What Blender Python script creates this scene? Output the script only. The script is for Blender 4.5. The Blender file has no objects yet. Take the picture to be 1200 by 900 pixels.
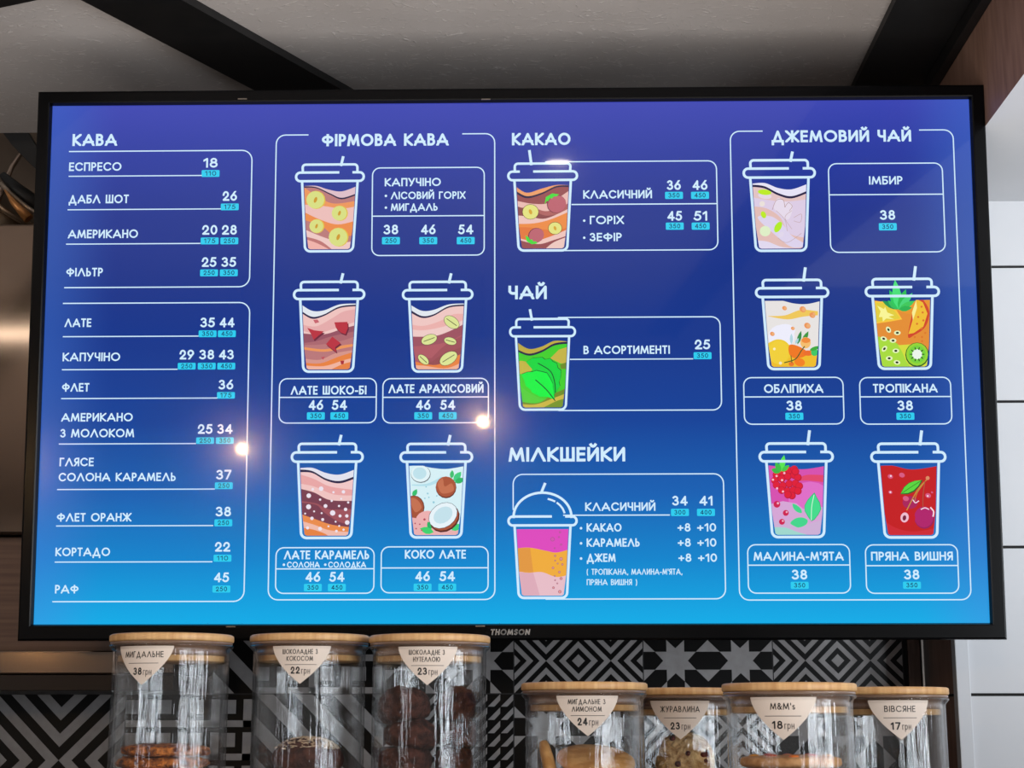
import bpy, bmesh, math, random
from math import sin, cos, pi, radians, sqrt
from mathutils import Vector, Matrix, noise

# ---------------------------------------------------------------- camera, world, lights, exposure
scene = bpy.context.scene
COL = scene.collection
EYE = 1.5                                   # height of the camera above the floor
YAW, PITCH, ROLL = radians(1.0585), radians(11.9), radians(0.023)
FOCAL = 1900.0                              # focal length in pixels of the 1200 px wide frame
camd = bpy.data.cameras.new('camera')
camd.sensor_width = 36.0
camd.lens = 36.0 * FOCAL / 1200.0
camd.clip_start = 0.02
cam = bpy.data.objects.new('camera', camd)
cam.location = (0, 0, EYE)
cam.rotation_euler = (pi / 2 + PITCH, ROLL, YAW)
COL.objects.link(cam)
scene.camera = cam

world = bpy.data.worlds.new('room_air')
scene.world = world
world.use_nodes = True
world.node_tree.nodes['Background'].inputs[0].default_value = (0.80, 0.76, 0.74, 1)
world.node_tree.nodes['Background'].inputs[1].default_value = 0.33

def area(name, loc, target, sx, sy, power, colour):
    d = bpy.data.lights.new(name, 'AREA')
    d.shape = 'RECTANGLE'; d.size = sx; d.size_y = sy
    d.energy = power; d.color = colour
    o = bpy.data.objects.new(name, d)
    o.location = loc
    o.rotation_euler = (Vector(target) - Vector(loc)).to_track_quat('-Z', 'Y').to_euler()
    COL.objects.link(o)
    return o
# daylight through the shop front: one tall window to the right behind the camera, one to the left
for k in range(3):                          # three panes of the shop front
    area('window_daylight_right', (2.35 + 0.55 * k, -2.1 + 0.25 * k, EYE - 0.1), (0.5, 2.3, EYE + 0.2), 0.36, 2.1, 44, (0.86, 0.93, 1.0))
area('window_daylight_side', (3.4, 0.4, EYE - 0.1), (0.3, 2.0, EYE + 0.1), 0.8, 2.0, 60, (0.86, 0.93, 1.0))
area('ceiling_fill_light', (0.1, 0.35, 0.80), (0.1, 0.9, 2.45), 2.4, 1.7, 54, (1.0, 0.95, 0.90))   # unseen fill light added below to brighten the ceiling
area('window_daylight_left', (-3.3, -1.2, EYE - 0.1), (-0.2, 2.3, EYE + 0.3), 0.45, 1.9, 20, (0.92, 0.95, 1.0))
BULB = 1100.0                                # radiance of the two filament bulbs
SPOT = 90.0                                 # radiance of the small ceiling downlight

vs = scene.view_settings
vs.view_transform = 'Standard'
vs.look = 'None'
vs.exposure = 0.0
vs.gamma = 1.0
vs.use_curve_mapping = False
try:
    scene.cycles.use_denoising = True
    scene.cycles.transparent_max_bounces = 24
    scene.cycles.max_bounces = 14
    scene.cycles.sample_clamp_indirect = 6.0
except Exception:
    pass

# ---------------------------------------------------------------- helpers
def lin(c):
    def f(v):
        v /= 255.0
        return v / 12.92 if v <= 0.04045 else ((v + 0.055) / 1.055) ** 2.4
    return (f(c[0]), f(c[1]), f(c[2]), 1.0)

def mat(name, rgb, rough=0.6, metal=0.0, spec=0.5, coat=0.0):
    m = bpy.data.materials.new(name)
    m.use_nodes = True
    b = m.node_tree.nodes['Principled BSDF']
    b.inputs['Base Color'].default_value = lin(rgb)
    b.inputs['Roughness'].default_value = rough
    b.inputs['Metallic'].default_value = metal
    b.inputs['Specular IOR Level'].default_value = spec
    b.inputs['Coat Weight'].default_value = coat
    return m

def node(m, kind, **kw):
    n = m.node_tree.nodes.new(kind)
    for k, v in kw.items():
        setattr(n, k, v)
    return n

def noisy(m, scale, c1, c2, lo=0.35, hi=0.65, bump=0.0, stretch=(1, 1, 1), detail=6, dist=0.01, coords='Object'):
    """colour varied by noise plus a bump from the same noise"""
    nt = m.node_tree
    b = nt.nodes['Principled BSDF']
    tc = node(m, 'ShaderNodeTexCoord'); mp = node(m, 'ShaderNodeMapping')
    mp.inputs['Scale'].default_value = stretch
    nz = node(m, 'ShaderNodeTexNoise')
    nz.inputs['Scale'].default_value = scale; nz.inputs['Detail'].default_value = detail
    rp = node(m, 'ShaderNodeValToRGB')
    rp.color_ramp.elements[0].position = lo; rp.color_ramp.elements[0].color = lin(c1)
    rp.color_ramp.elements[1].position = hi; rp.color_ramp.elements[1].color = lin(c2)
    nt.links.new(tc.outputs[coords], mp.inputs[0]); nt.links.new(mp.outputs[0], nz.inputs['Vector'])
    nt.links.new(nz.outputs[0], rp.inputs[0]); nt.links.new(rp.outputs[0], b.inputs['Base Color'])
    if bump:
        bp = node(m, 'ShaderNodeBump')
        bp.inputs['Strength'].default_value = bump; bp.inputs['Distance'].default_value = dist
        nt.links.new(nz.outputs[0], bp.inputs['Height']); nt.links.new(bp.outputs[0], b.inputs['Normal'])
    return m

class MB:
    """collects geometry for ONE mesh object"""
    def __init__(s):
        s.v = []; s.f = []; s.m = []; s.sm = []
    def face(s, pts, mi=0, smooth=False):
        n = len(s.v); s.v += [tuple(p) for p in pts]; s.f.append(tuple(range(n, n + len(pts)))); s.m.append(mi); s.sm.append(smooth)
    def box(s, x0, x1, y0, y1, z0, z1, mi=0):
        n = len(s.v)
        s.v += [(x0,y0,z0),(x1,y0,z0),(x1,y1,z0),(x0,y1,z0),(x0,y0,z1),(x1,y0,z1),(x1,y1,z1),(x0,y1,z1)]
        fs = [(0,3,2,1),(4,5,6,7),(0,1,5,4),(1,2,6,5),(2,3,7,6),(3,0,4,7)]   # bottom top front right back left
        ms = mi if isinstance(mi, (list, tuple)) else [mi] * 6
        for q, k in zip(fs, ms):
            s.f.append(tuple(n + i for i in q)); s.m.append(k); s.sm.append(False)
    def lathe(s, prof, seg=48, c=(0, 0, 0), mi=0, smooth=True):
        n = len(s.v)
        for r, z in prof:
            for k in range(seg):
                a = 2 * pi * k / seg
                s.v.append((c[0] + r * cos(a), c[1] + r * sin(a), c[2] + z))
        for i in range(len(prof) - 1):
            for k in range(seg):
                a = n + i * seg + k; b = n + i * seg + (k + 1) % seg
                s.f.append((a, b, b + seg, a + seg)); s.m.append(mi); s.sm.append(smooth)
    def tube(s, pts, r, seg=10, mi=0, caps=True):
        n = len(s.v); pts = [Vector(p) for p in pts]
        for i, p in enumerate(pts):
            d = (pts[min(i + 1, len(pts) - 1)] - pts[max(i - 1, 0)]).normalized()
            u = d.orthogonal().normalized() if i == 0 else (u - d * u.dot(d)).normalized()
            w = d.cross(u)
            rr = r[i] if isinstance(r, (list, tuple)) else r
            for k in range(seg):
                a = 2 * pi * k / seg
                s.v.append(tuple(p + u * (rr * cos(a)) + w * (rr * sin(a))))
        for i in range(len(pts) - 1):
            for k in range(seg):
                a = n + i * seg + k; b = n + i * seg + (k + 1) % seg
                s.f.append((a, b, b + seg, a + seg)); s.m.append(mi); s.sm.append(True)
        if caps:
            s.f.append(tuple(n + k for k in range(seg))[::-1]); s.m.append(mi); s.sm.append(False)
            e = n + (len(pts) - 1) * seg
            s.f.append(tuple(e + k for k in range(seg))); s.m.append(mi); s.sm.append(False)
    def build(s, name, mats, parent=None, loc=(0, 0, 0), rot=(0, 0, 0), bevel=0.0, merge=False):
        me = bpy.data.meshes.new(name)
        me.from_pydata(s.v, [], s.f)
        for m in (mats if isinstance(mats, (list, tuple)) else [mats]):
            me.materials.append(m)
        me.polygons.foreach_set('material_index', s.m)
        me.polygons.foreach_set('use_smooth', s.sm)
        if merge:
            bm = bmesh.new(); bm.from_mesh(me); bmesh.ops.remove_doubles(bm, verts=bm.verts, dist=1e-5)
            bmesh.ops.recalc_face_normals(bm, faces=bm.faces); bm.to_mesh(me); bm.free()
        me.update()
        o = bpy.data.objects.new(name, me)
        COL.objects.link(o)
        o.location = loc; o.rotation_euler = rot
        if parent: o.parent = parent
        if bevel:
            b = o.modifiers.new('edge', 'BEVEL'); b.width = bevel; b.segments = 2; b.limit_method = 'ANGLE'
        return o

def tag(o, label=None, cat=None, group=None, kind=None):
    if label: o['label'] = label
    if cat: o['category'] = cat
    if group: o['group'] = group
    if kind: o['kind'] = kind
    return o
def thing(name, label, cat, loc=(0, 0, 0), rot=(0, 0, 0), group=None):
    o = bpy.data.objects.new(name, None); COL.objects.link(o)
    o.location = loc; o.rotation_euler = rot; o.empty_display_size = 0.05
    return tag(o, label, cat, group)
def struct(o, label=None):
    return tag(o, label, kind='structure')

def clip(poly, a, b, c):
    """keep the part of a 2D polygon where a*x + b*y <= c"""
    out = []
    for i in range(len(poly)):
        p, q = poly[i], poly[(i + 1) % len(poly)]
        dp, dq = a * p[0] + b * p[1] - c, a * q[0] + b * q[1] - c
        if dp <= 0: out.append(p)
        if (dp < 0 < dq) or (dq < 0 < dp):
            t = dp / (dp - dq)
            out.append((p[0] + t * (q[0] - p[0]), p[1] + t * (q[1] - p[1])))
    return out
def clip_convex(poly, hull):
    """hull is counter-clockwise"""
    for i in range(len(hull)):
        p, q = hull[i], hull[(i + 1) % len(hull)]
        ex, ey = q[0] - p[0], q[1] - p[1]
        poly = clip(poly, ey, -ex, ey * p[0] - ex * p[1])
        if len(poly) < 3: return []
    return poly
def smooth_curve(pts, n=6, closed=False):
    P = list(pts); out = []; N = len(P)
    for i in range(N if closed else N - 1):
        if closed: p0, p1, p2, p3 = P[i - 1], P[i], P[(i + 1) % N], P[(i + 2) % N]
        else: p0, p1, p2, p3 = P[max(i - 1, 0)], P[i], P[i + 1], P[min(i + 2, N - 1)]
        for k in range(n):
            t = k / n
            out.append(tuple(0.5 * (2 * p1[j] + (p2[j] - p0[j]) * t + (2 * p0[j] - 5 * p1[j] + 4 * p2[j] - p3[j]) * t * t + (3 * p1[j] - p0[j] - 3 * p2[j] + p3[j]) * t ** 3) for j in (0, 1)))
    if not closed: out.append(P[-1])
    return out

# ---------------------------------------------------------------- a geometric sans drawn from strokes
def arc(cx, cy, rx, ry, a0, a1, n=12):
    return [(cx + rx * cos(radians(a0 + (a1 - a0) * i / n)), cy + ry * sin(radians(a0 + (a1 - a0) * i / n))) for i in range(n + 1)]
RING = arc(.5, .5, .5, .5, 90, 450, 20)
BREVE = arc(.5, 1.36, .26, .17, 195, 345, 6)
GLYPH = {   # width in cap heights, strokes in a unit box
 'А': (.92, [[(0,0),(.5,1),(1,0)], [(.17,.28),(.83,.28)]]),
 'Б': (.52, [[(.92,1),(0,1),(0,0),(.5,0)] + arc(.5,.28,.5,.28,-90,90,8) + [(0,.56)]]),
 'В': (.52, [[(0,.54),(0,1),(.45,1)] + arc(.45,.77,.42,.23,90,-90,8) + [(0,.54)], [(.45,.54)] + arc(.5,.27,.5,.27,90,-90,8) + [(0,0),(0,.54)]]),
 'Г': (.42, [[(0,0),(0,1),(1,1)]]),
 'Д': (.92, [[(.02,-.2),(.02,0),(.98,0),(.98,-.2)], [(.14,0),(.52,1),(.86,0)]]),
 'Е': (.45, [[(1,1),(0,1),(0,0),(1,0)], [(0,.52),(.92,.52)]]),
 'Ж': (1.0, [[(.5,0),(.5,1)], [(0,1),(.46,.5),(0,0)], [(1,1),(.54,.5),(1,0)]]),
 'З': (.5, [arc(.42,.76,.44,.24,150,-90,10) + arc(.45,.27,.55,.27,90,-150,12)]),
 'И': (.64, [[(0,1),(0,0),(1,1),(1,0)]]),
 'Й': (.64, [[(0,1),(0,0),(1,1),(1,0)], BREVE]),
 'К': (.6, [[(0,0),(0,1)], [(1,1),(.08,.5),(1,0)]]),
 'Л': (.86, [[(0,0),(.5,1),(1,0)]]),
 'М': (.95, [[(0,0),(.14,1),(.5,.08),(.86,1),(1,0)]]),
 'Н': (.6, [[(0,0),(0,1)], [(1,0),(1,1)], [(0,.52),(1,.52)]]),
 'О': (.98, [RING]),
 'П': (.6, [[(0,0),(0,1),(1,1),(1,0)]]),
 'Р': (.46, [[(0,0),(0,1),(.45,1)] + arc(.45,.72,.55,.28,90,-90,8) + [(0,.44)]]),
 'С': (.82, [arc(.55,.5,.55,.5,42,318,18)]),
 'Т': (.5, [[(0,1),(1,1)], [(.5,1),(.5,0)]]),
 'У': (.66, [[(0,1),(.53,.36)], [(1,1),(.33,0)]]),
 'Ф': (.9, [arc(.5,.56,.5,.28,90,450,18), [(.5,0),(.5,1)]]),
 'Х': (.68, [[(0,0),(1,1)], [(0,1),(1,0)]]),
 'Ч': (.52, [[(0,1),(0,.66)] + arc(.45,.66,.45,.24,180,270,5) + [(1,.42)], [(1,1),(1,0)]]),
 'Ш': (.86, [[(0,1),(0,0),(1,0),(1,1)], [(.5,0),(.5,1)]]),
 'Ь': (.46, [[(0,1),(0,0),(.45,0)] + arc(.45,.28,.55,.28,-90,90,8) + [(0,.56)]]),
 'Ю': (1.2, [[(0,0),(0,1)], [(0,.5),(.28,.5)], arc(.64,.5,.36,.5,90,450,20)]),
 'Я': (.5, [[(1,0),(1,1),(.5,1)] + arc(.5,.72,.5,.28,90,270,8) + [(1,.44)], [(.62,.44),(0,0)]]),
 'І': (0, [[(0,0),(0,1)]]),
 'H': (.6, [[(0,0),(0,1)], [(1,0),(1,1)], [(0,.52),(1,.52)]]),
 'N': (.66, [[(0,0),(0,1),(1,0),(1,1)]]),
 'S': (.5, [arc(.5,.75,.45,.25,40,270,9) + arc(.5,.25,.5,.25,90,-140,9)]),
 'T': (.6, [[(0,1),(1,1)], [(.5,1),(.5,0)]]),
 's': (.34, [arc(.5,.48,.45,.16,40,270,8) + arc(.5,.16,.5,.16,90,-140,8)]),
 '&': (.62, [[(1,0),(.22,.68)] + arc(.42,.8,.27,.2,200,-20,8) + [(.3,.52)] + arc(.38,.26,.38,.26,110,300,8) + [(.95,.45)]]),
 'г': (.26, [[(0,0),(0,.62),(1,.62)]]),
 'р': (.5, [[(0,-.3),(0,.62)], arc(.5,.31,.5,.31,90,450,14)]),
 'н': (.42, [[(0,0),(0,.62)], [(1,0),(1,.62)], [(0,.32),(1,.32)]]),
 '0': (.5, [RING]),
 '1': (.2, [[(0,.82),(1,1),(1,0)]]),
 '2': (.5, [arc(.48,.68,.46,.32,172,-38,10) + [(0,0),(1,0)]]),
 '3': (.48, [arc(.44,.76,.44,.24,150,-90,10) + arc(.46,.27,.54,.27,90,-150,12)]),
 '4': (.56, [[(.76,0),(.76,1),(0,.26),(1,.26)]]),
 '5': (.48, [[(.92,1),(.26,1),(.1,.54)] + arc(.44,.32,.56,.32,118,-150,12)]),
 '6': (.52, [arc(.5,.31,.5,.31,90,450,16), [(.72,1),(.08,.44)]]),
 '7': (.48, [[(0,1),(1,1),(.3,0)]]),
 '8': (.48, [arc(.5,.77,.4,.23,90,450,14), arc(.5,.27,.5,.27,90,450,16)]),
 '9': (.52, [arc(.5,.69,.5,.31,90,450,16), [(.92,.56),(.28,0)]]),
 '-': (.26, [[(0,.36),(1,.36)]]),
 '+': (.48, [[(0,.42),(1,.42)], [(.5,.14),(.5,.7)]]),
 "'": (0, [[(0,1),(0,.74)]]),
 ',': (.06, [[(1,.04),(0,-.14)]]),
 '(': (.2, [arc(1,.42,1,.62,115,245,8)]),
 ')': (.2, [arc(0,.42,1,.62,65,-65,8)]),
 '•': (.1, [arc(.5,.42,.5,.05,90,450,8)]),
 ' ': (.28, []),
}
for a, b in (('О', 'O'), ('М', 'M')):
    GLYPH[b] = GLYPH[a]

def ribbon(pts, t, cap=0.5, closed=False):
    """quads along a polyline plus little discs at the joints"""
    out = []; N = len(pts)
    if closed and pts[0] != pts[-1]: pts = list(pts) + [pts[0]]; N += 1
    closed = closed or (abs(pts[0][0] - pts[-1][0]) + abs(pts[0][1] - pts[-1][1]) < 1e-9)
    for i in range(N - 1):
        (x0, y0), (x1, y1) = pts[i], pts[i + 1]
        L = math.hypot(x1 - x0, y1 - y0)
        if L < 1e-9: continue
        dx, dy = (x1 - x0) / L, (y1 - y0) / L
        if i == 0 and not closed: x0 -= dx * t * cap; y0 -= dy * t * cap
        if i == N - 2 and not closed: x1 += dx * t * cap; y1 += dy * t * cap
        nx, ny = -dy * t / 2, dx * t / 2
        out.append([(x0 + nx, y0 + ny), (x0 - nx, y0 - ny), (x1 - nx, y1 - ny), (x1 + nx, y1 + ny)])
    for i in range(0 if closed else 1, N - 1):
        x, y = pts[i]
        a, b = pts[i - 1 if i else N - 2], pts[i + 1]
        ang = abs((math.atan2(b[1] - y, b[0] - x) - math.atan2(y - a[1], x - a[0]) + pi) % (2 * pi) - pi)
        if ang > 0.12:
            if abs(ang - pi / 2) < 0.15 and ang > 1:      # square corner
                out.append([(x - t / 2, y - t / 2), (x + t / 2, y - t / 2), (x + t / 2, y + t / 2), (x - t / 2, y + t / 2)])
            else:
                out.append([(x + t / 2 * cos(2 * pi * k / 8 + .39), y + t / 2 * sin(2 * pi * k / 8 + .39)) for k in range(8)])
    return out

def lettering(s, width, cap, weight, gap=0.13):
    """polygons of a line of text, left end at 0, baseline at 0, exactly `width` wide"""
    t = weight * cap
    units = sum(GLYPH[c][0] for c in s) + gap * (len(s) - 1)
    k = (width - len(s) * t) / (units * cap)            # widths below are centre line widths
    x = 0.0; out = []
    for c in s:
        w, strokes = GLYPH[c]
        w = w * cap * k
        for st in strokes:
            line = [(x + t / 2 + p[0] * w, t / 2 + p[1] * (cap - t)) for p in st]
            diag = c in 'АДЖКЛМУХЯ4679N2&17'
            lo = min(0 if min(p[1] for p in st) >= 0 else -9, 0)
            hi = cap if max(p[1] for p in st) <= 1.001 else 9
            for q in ribbon(line, t, 0.9 if diag else 0.5):
                q = clip(q, 0, -1, -lo * 1.0 if lo == 0 else 9)
                q = clip(q, 0, 1, hi) if len(q) > 2 else q
                if diag and len(q) > 2:
                    q = clip(q, 1, 0, x + w + t * 1.12); q = clip(q, -1, 0, -(x - t * .12)) if len(q) > 2 else q
                if len(q) > 2: out.append(q)
        x += w + t + gap * cap * k
    return out
# ---------------------------------------------------------------- television
SW, SH = 1.2176, 0.6849                     # visible panel
TILT = radians(4.30)
TVC = Vector((-0.0420, 2.0568, EYE + 0.4686))
_fw = Vector((-sin(YAW) * cos(PITCH), cos(YAW) * cos(PITCH), sin(PITCH)))
_rt = Vector((cos(YAW), sin(YAW), 0)); _up = _rt.cross(_fw)
_rt, _up = cos(ROLL) * _rt + sin(ROLL) * _up, -sin(ROLL) * _rt + cos(ROLL) * _up
EYEP = Vector((0, 0, EYE))
def sight(x, y):
    """direction measured on the photograph"""
    return _fw + _rt * ((x - 600) / FOCAL) - _up * ((y - 450) / FOCAL)
def at(x, y, Y=None, Z=None, X=None):
    """a point of the photograph at a known depth, height or side distance"""
    d = sight(x, y)
    t = Y / d.y if Y is not None else ((Z - EYE) / d.z if Z is not None else X / d.x)
    return EYEP + d * t
_n = Vector((0, -cos(TILT), -sin(TILT))); _v = Vector((0, -sin(TILT), cos(TILT)))
def uv(x, y):
    """photograph measurement -> metres on the television panel, from its centre"""
    d = sight(x, y); t = (TVC - EYEP).dot(_n) / d.dot(_n)
    p = EYEP + d * t - TVC
    return (p.x, p.dot(_v))

tv = thing('television', 'large wall-mounted black television showing a blue drinks menu', 'television', TVC, (TILT, 0, 0))

gloss = {}
def lit(name, rgb, grad=None):
    """a glowing part of the picture under the glossy front of the panel"""
    if name in gloss: return gloss[name]
    m = mat(name, (3, 3, 4), rough=0.13, spec=0.22, coat=0.45)
    b = m.node_tree.nodes['Principled BSDF']
    b.inputs['Coat Roughness'].default_value = 0.035
    b.inputs['Coat IOR'].default_value = 1.45
    b.inputs['Emission Color'].default_value = lin(rgb)
    b.inputs['Emission Strength'].default_value = 1.0
    if grad:
        tc = node(m, 'ShaderNodeTexCoord'); sp = node(m, 'ShaderNodeSeparateXYZ'); mr = node(m, 'ShaderNodeMapRange'); rp = node(m, 'ShaderNodeValToRGB')
        mr.inputs['From Min'].default_value = SH / 2; mr.inputs['From Max'].default_value = -SH / 2
        nt = m.node_tree
        nt.links.new(tc.outputs['Object'], sp.inputs[0]); nt.links.new(sp.outputs['Z'], mr.inputs['Value']); nt.links.new(mr.outputs[0], rp.inputs[0])
        cr = rp.color_ramp
        while len(cr.elements) > 1: cr.elements.remove(cr.elements[-1])
        cr.elements[0].position = grad[0][0]; cr.elements[0].color = lin(grad[0][1])
        for pos, c in grad[1:]:
            e = cr.elements.new(pos); e.color = lin(c)
        # the panel's backlight is paler along its left and right edges
        ab = node(m, 'ShaderNodeMath', operation='ABSOLUTE'); er = node(m, 'ShaderNodeMapRange', interpolation_type='SMOOTHSTEP'); mx = node(m, 'ShaderNodeMix', data_type='RGBA')
        er.inputs['From Min'].default_value = SW * 0.42; er.inputs['From Max'].default_value = SW * 0.505; er.inputs['To Max'].default_value = 0.30
        mx.inputs['B'].default_value = lin((70, 124, 222))
        nt.links.new(sp.outputs['X'], ab.inputs[0]); nt.links.new(ab.outputs[0], er.inputs['Value']); nt.links.new(er.outputs[0], mx.inputs['Factor'])
        nt.links.new(rp.outputs[0], mx.inputs['A']); nt.links.new(mx.outputs['Result'], b.inputs['Emission Color'])
    gloss[name] = m
    return m

GRAD = [(0.0, (60, 70, 178)), (0.10, (42, 60, 160)), (0.22, (27, 52, 142)), (0.34, (19, 50, 136)), (0.48, (12, 53, 140)), (0.62, (6, 64, 152)),
        (0.76, (12, 96, 180)), (0.88, (0, 132, 205)), (1.0, (0, 172, 232))]
mb = MB()
mb.face([(-SW / 2, 0, -SH / 2), (SW / 2, 0, -SH / 2), (SW / 2, 0, SH / 2), (-SW / 2, 0, SH / 2)])
mb.box(-SW / 2, SW / 2, 0.001, 0.006, -SH / 2, SH / 2)
screen = mb.build('screen', lit('screen_blue', (0, 0, 0), GRAD), tv)

WHITE = 'pale cyan white'
PAL = {WHITE: (208, 236, 255), 'cyan': (40, 205, 240), 'navy': (14, 40, 90)}
class Pic:
    """flat coloured shapes on the panel, one mesh"""
    def __init__(s): s.mb = MB(); s.cols = []; s.k = 0; s.hull = None
    def idx(s, c):
        if c not in s.cols: s.cols.append(c)
        return s.cols.index(c)
    def poly(s, pts, c, level=None):
        if level is None: s.k += 1; level = s.k
        s.mb.face([(p[0], -0.0006 - 0.00003 * level, p[1]) for p in pts], s.idx(c))
    def polys(s, L, c, level=None):
        if level is None: s.k += 1; level = s.k
        for q in L: s.poly(q, c, level)
    def line(s, pts, w, c=WHITE, closed=False, cap=0.5, level=None):
        s.polys(ribbon(pts, w, cap, closed), c, level)
    def dot(s, x, y, r=1.5):
        a = uv(x, y); s.poly([(a[0] + r * MM * cos(2 * pi * k / 12), a[1] + r * MM * sin(2 * pi * k / 12)) for k in range(12)], WHITE)
    def text(s, t, x0, x1, yb, cap, weight=0.155, c=WHITE, level=None, gap=0.13):
        a, b = uv(x0, yb), uv(x1, yb); top = uv((x0 + x1) / 2, yb - cap); base = uv((x0 + x1) / 2, yb)
        L = lettering(t, b[0] - a[0], top[1] - base[1], weight, gap)
        sh = (top[0] - base[0]) * 0
        s.polys([[(a[0] + p[0], base[1] + p[1]) for p in q] for q in L], c, level)
    def build(s, name, parent=None):
        o = s.mb.build(name, [lit('picture_%d_%d_%d' % tuple(PAL.get(c, c)), PAL.get(c, c)) for c in s.cols], parent or screen)
        return o

MM = SW / 1098.0                             # one photograph pixel on the panel, roughly
def rounded(u0, v0, u1, v1, r, n=6):
    out = []
    for cx, cy, a in ((u1 - r, v1 - r, 0), (u0 + r, v1 - r, 90), (u0 + r, v0 + r, 180), (u1 - r, v0 + r, 270)):
        out += [(cx + r * cos(radians(a + 90 * i / n)), cy + r * sin(radians(a + 90 * i / n))) for i in range(n + 1)]
    return out
def box_uv(x0, y0, x1, y1):
    ym, xm = (y0 + y1) / 2, (x0 + x1) / 2
    return uv(x0, ym)[0], uv(xm, y1)[1], uv(x1, ym)[0], uv(xm, y0)[1]

LW = 1.4 * MM
def frame(x0, y0, x1, y1, r=10, div=None, openl=False, gap=None, lw=LW, start=None):
    """rounded outline; div = divider height; openl = open on the left; gap = (a, b) hole in the top line"""
    u0, v0, u1, v1 = box_uv(x0, y0, x1, y1); r *= MM
    p = Pic()
    R = rounded(u0, v0, u1, v1, r)
    if openl:
        q = [R[i] for i in range(21, 28)] + R[0:7]
        p.line([(u0, v0)] + q + [((uv(start[0], y0)[0] if start else u0), v1)], lw)
    elif gap:
        ga, gb = uv(gap[0], y0)[0], uv(gap[1], y0)[0]
        p.line([(ga, v1)] + R[7:28] + R[0:7] + [(gb, v1)], lw)
    else:
        p.line(R, lw, closed=True)
    if div:
        v = uv((x0 + x1) / 2, div)[1]
        p.line([(u0, v), (u1, v)], lw, cap=0)
    return p

for s, x0, x1, y, cap in (('КАВА', 85.3, 137.5, 170.7, 14), ('ФІРМОВА КАВА', 377.5, 526, 171, 14.3), ('КАКАО', 600.3, 669, 170.3, 14.5),
                          ('ЧАЙ', 596, 641, 350.8, 16), ('МІЛКШЕЙКИ', 596.2, 732.8, 541, 17), ('ДЖЕМОВИЙ ЧАЙ', 904.3, 1068.2, 166.8, 14)):
    p = Pic(); p.text(s, x0, x1, y, cap, 0.2); p.build('menu_heading')

frame(79.2, 176.7, 294.3, 336.3, 12, openl=True).build('menu_frame')
frame(68.5, 354.8, 289.5, 704.6, 12, openl=True).build('menu_frame')
frame(319.3, 157.5, 580, 702.6, 11, gap=(361.3, 542.8)).build('menu_frame')
frame(861.3, 153.4, 1127.5, 703.3, 11, gap=(893.3, 1078)).build('menu_frame')

def badge(p, x0, x1, y0, y1, t):
    u0, v0, u1, v1 = box_uv(x0, y0, x1, y1)
    p.k += 1
    p.poly(rounded(u0, v0, u1, v1, 1.2 * MM, 3), 'cyan')
    xm = (x0 + x1) / 2; hw = 0.31 * (x1 - x0); ym = (y0 + y1) / 2
    p.text(t, xm - hw, xm + hw, ym + 2.55, 5.4, 0.15, 'navy', gap=0.2)
def price(p, t, x0, x1, yb, vol=None, by=None, w=21, cap=11.4):
    p.text(t, x0, x1, yb, cap, 0.185)
    if vol:
        xm = (x0 + x1) / 2
        badge(p, xm - w / 2, xm + w / 2, by[0], by[1], vol)

def entry(names, prices, yp=None, by=None, under=None, cap=10, pcap=11.4):
    p = Pic()
    for t, x0, x1, y in names:
        p.text(t, x0, x1, y, cap, 0.175)
    if not under: p.build('menu_entry'); p = Pic()
    for t, x0, x1, vol in prices:
        price(p, t, x0, x1, yp, vol, by, cap=pcap)
    if under:
        a, b = uv(under[0], under[2]), uv(under[1], under[2])
        p.line([(a[0], a[1]), (b[0], a[1])], 1.3 * MM, cap=0)
    p.build('menu_entry' if under else 'menu_price')

entry([('ЕСПРЕСО', 81.3, 142.7, 200)], [('18', 239, 255.5, '110')], 196.3, (199.2, 207.2), (81, 237, 206.4))
entry([('ДАБЛ ШОТ', 80.8, 151.2, 238)], [('26', 261.3, 278.1, '175')], 235.2, (238.4, 246.3), (79.7, 259.2, 245.6))
entry([('АМЕРИКАНО', 80, 162, 278.8)], [('20', 237.3, 255, '175'), ('28', 260.5, 277.9, '250')], 274.9, (278.2, 286.2), (77.9, 235.3, 285.9))
entry([('ФІЛЬТР', 77.9, 120.8, 323.6)], [('25', 236.8, 253.9, '250'), ('35', 260, 277, '350')], 312.6, (315.6, 323.6))
entry([('ЛАТЕ', 76, 107.2, 382.9)], [('35', 235.2, 252, '350'), ('44', 257.6, 274.8, '450')], 383.4, (387, 394.9), (74.1, 233, 394.3))
entry([('КАПУЧІНО', 73.6, 141, 422.9)], [('29', 210.7, 227.5, '250'), ('38', 233.9, 251.2, '350'), ('43', 256.8, 274.2, '450')], 421, (425, 432.8), (73, 208.5, 433))
entry([('ФЛЕТ', 72.8, 104.8, 458.6)], [('36', 256.5, 273.6, '175')], 456.2, (459.2, 466.9), (72, 255, 466.8))
entry([('АМЕРИКАНО', 72, 155.7, 493.6), ('З МОЛОКОМ', 71, 157.3, 512.2)], [('25', 232, 249.2, '250'), ('34', 255, 272.4, '350')], 508.2, (512.3, 520), (69.3, 230, 520))
entry([('ГЛЯСЕ', 69.9, 109.9, 546), ('СОЛОНА КАРАМЕЛЬ', 68.8, 206, 563.6)], [('37', 253.6, 271.3, '250')], 561.7, (565, 573), (67.2, 252, 573.3))
entry([('ФЛЕТ ОРАНЖ', 66.7, 154, 610.8)], [('38', 253, 270.8, '250')], 604.9, (608.3, 616.6), (66, 250, 616))
entry([('КОРТАДО', 65, 129, 651.3)], [('22', 252, 269.7, '110')], 646.2, (649.8, 658), (64.3, 249, 658.3))
entry([('РАФ', 64.5, 92, 695)], [('45', 250.7, 268.4, '250')], 682, (685.9, 694.2))

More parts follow.
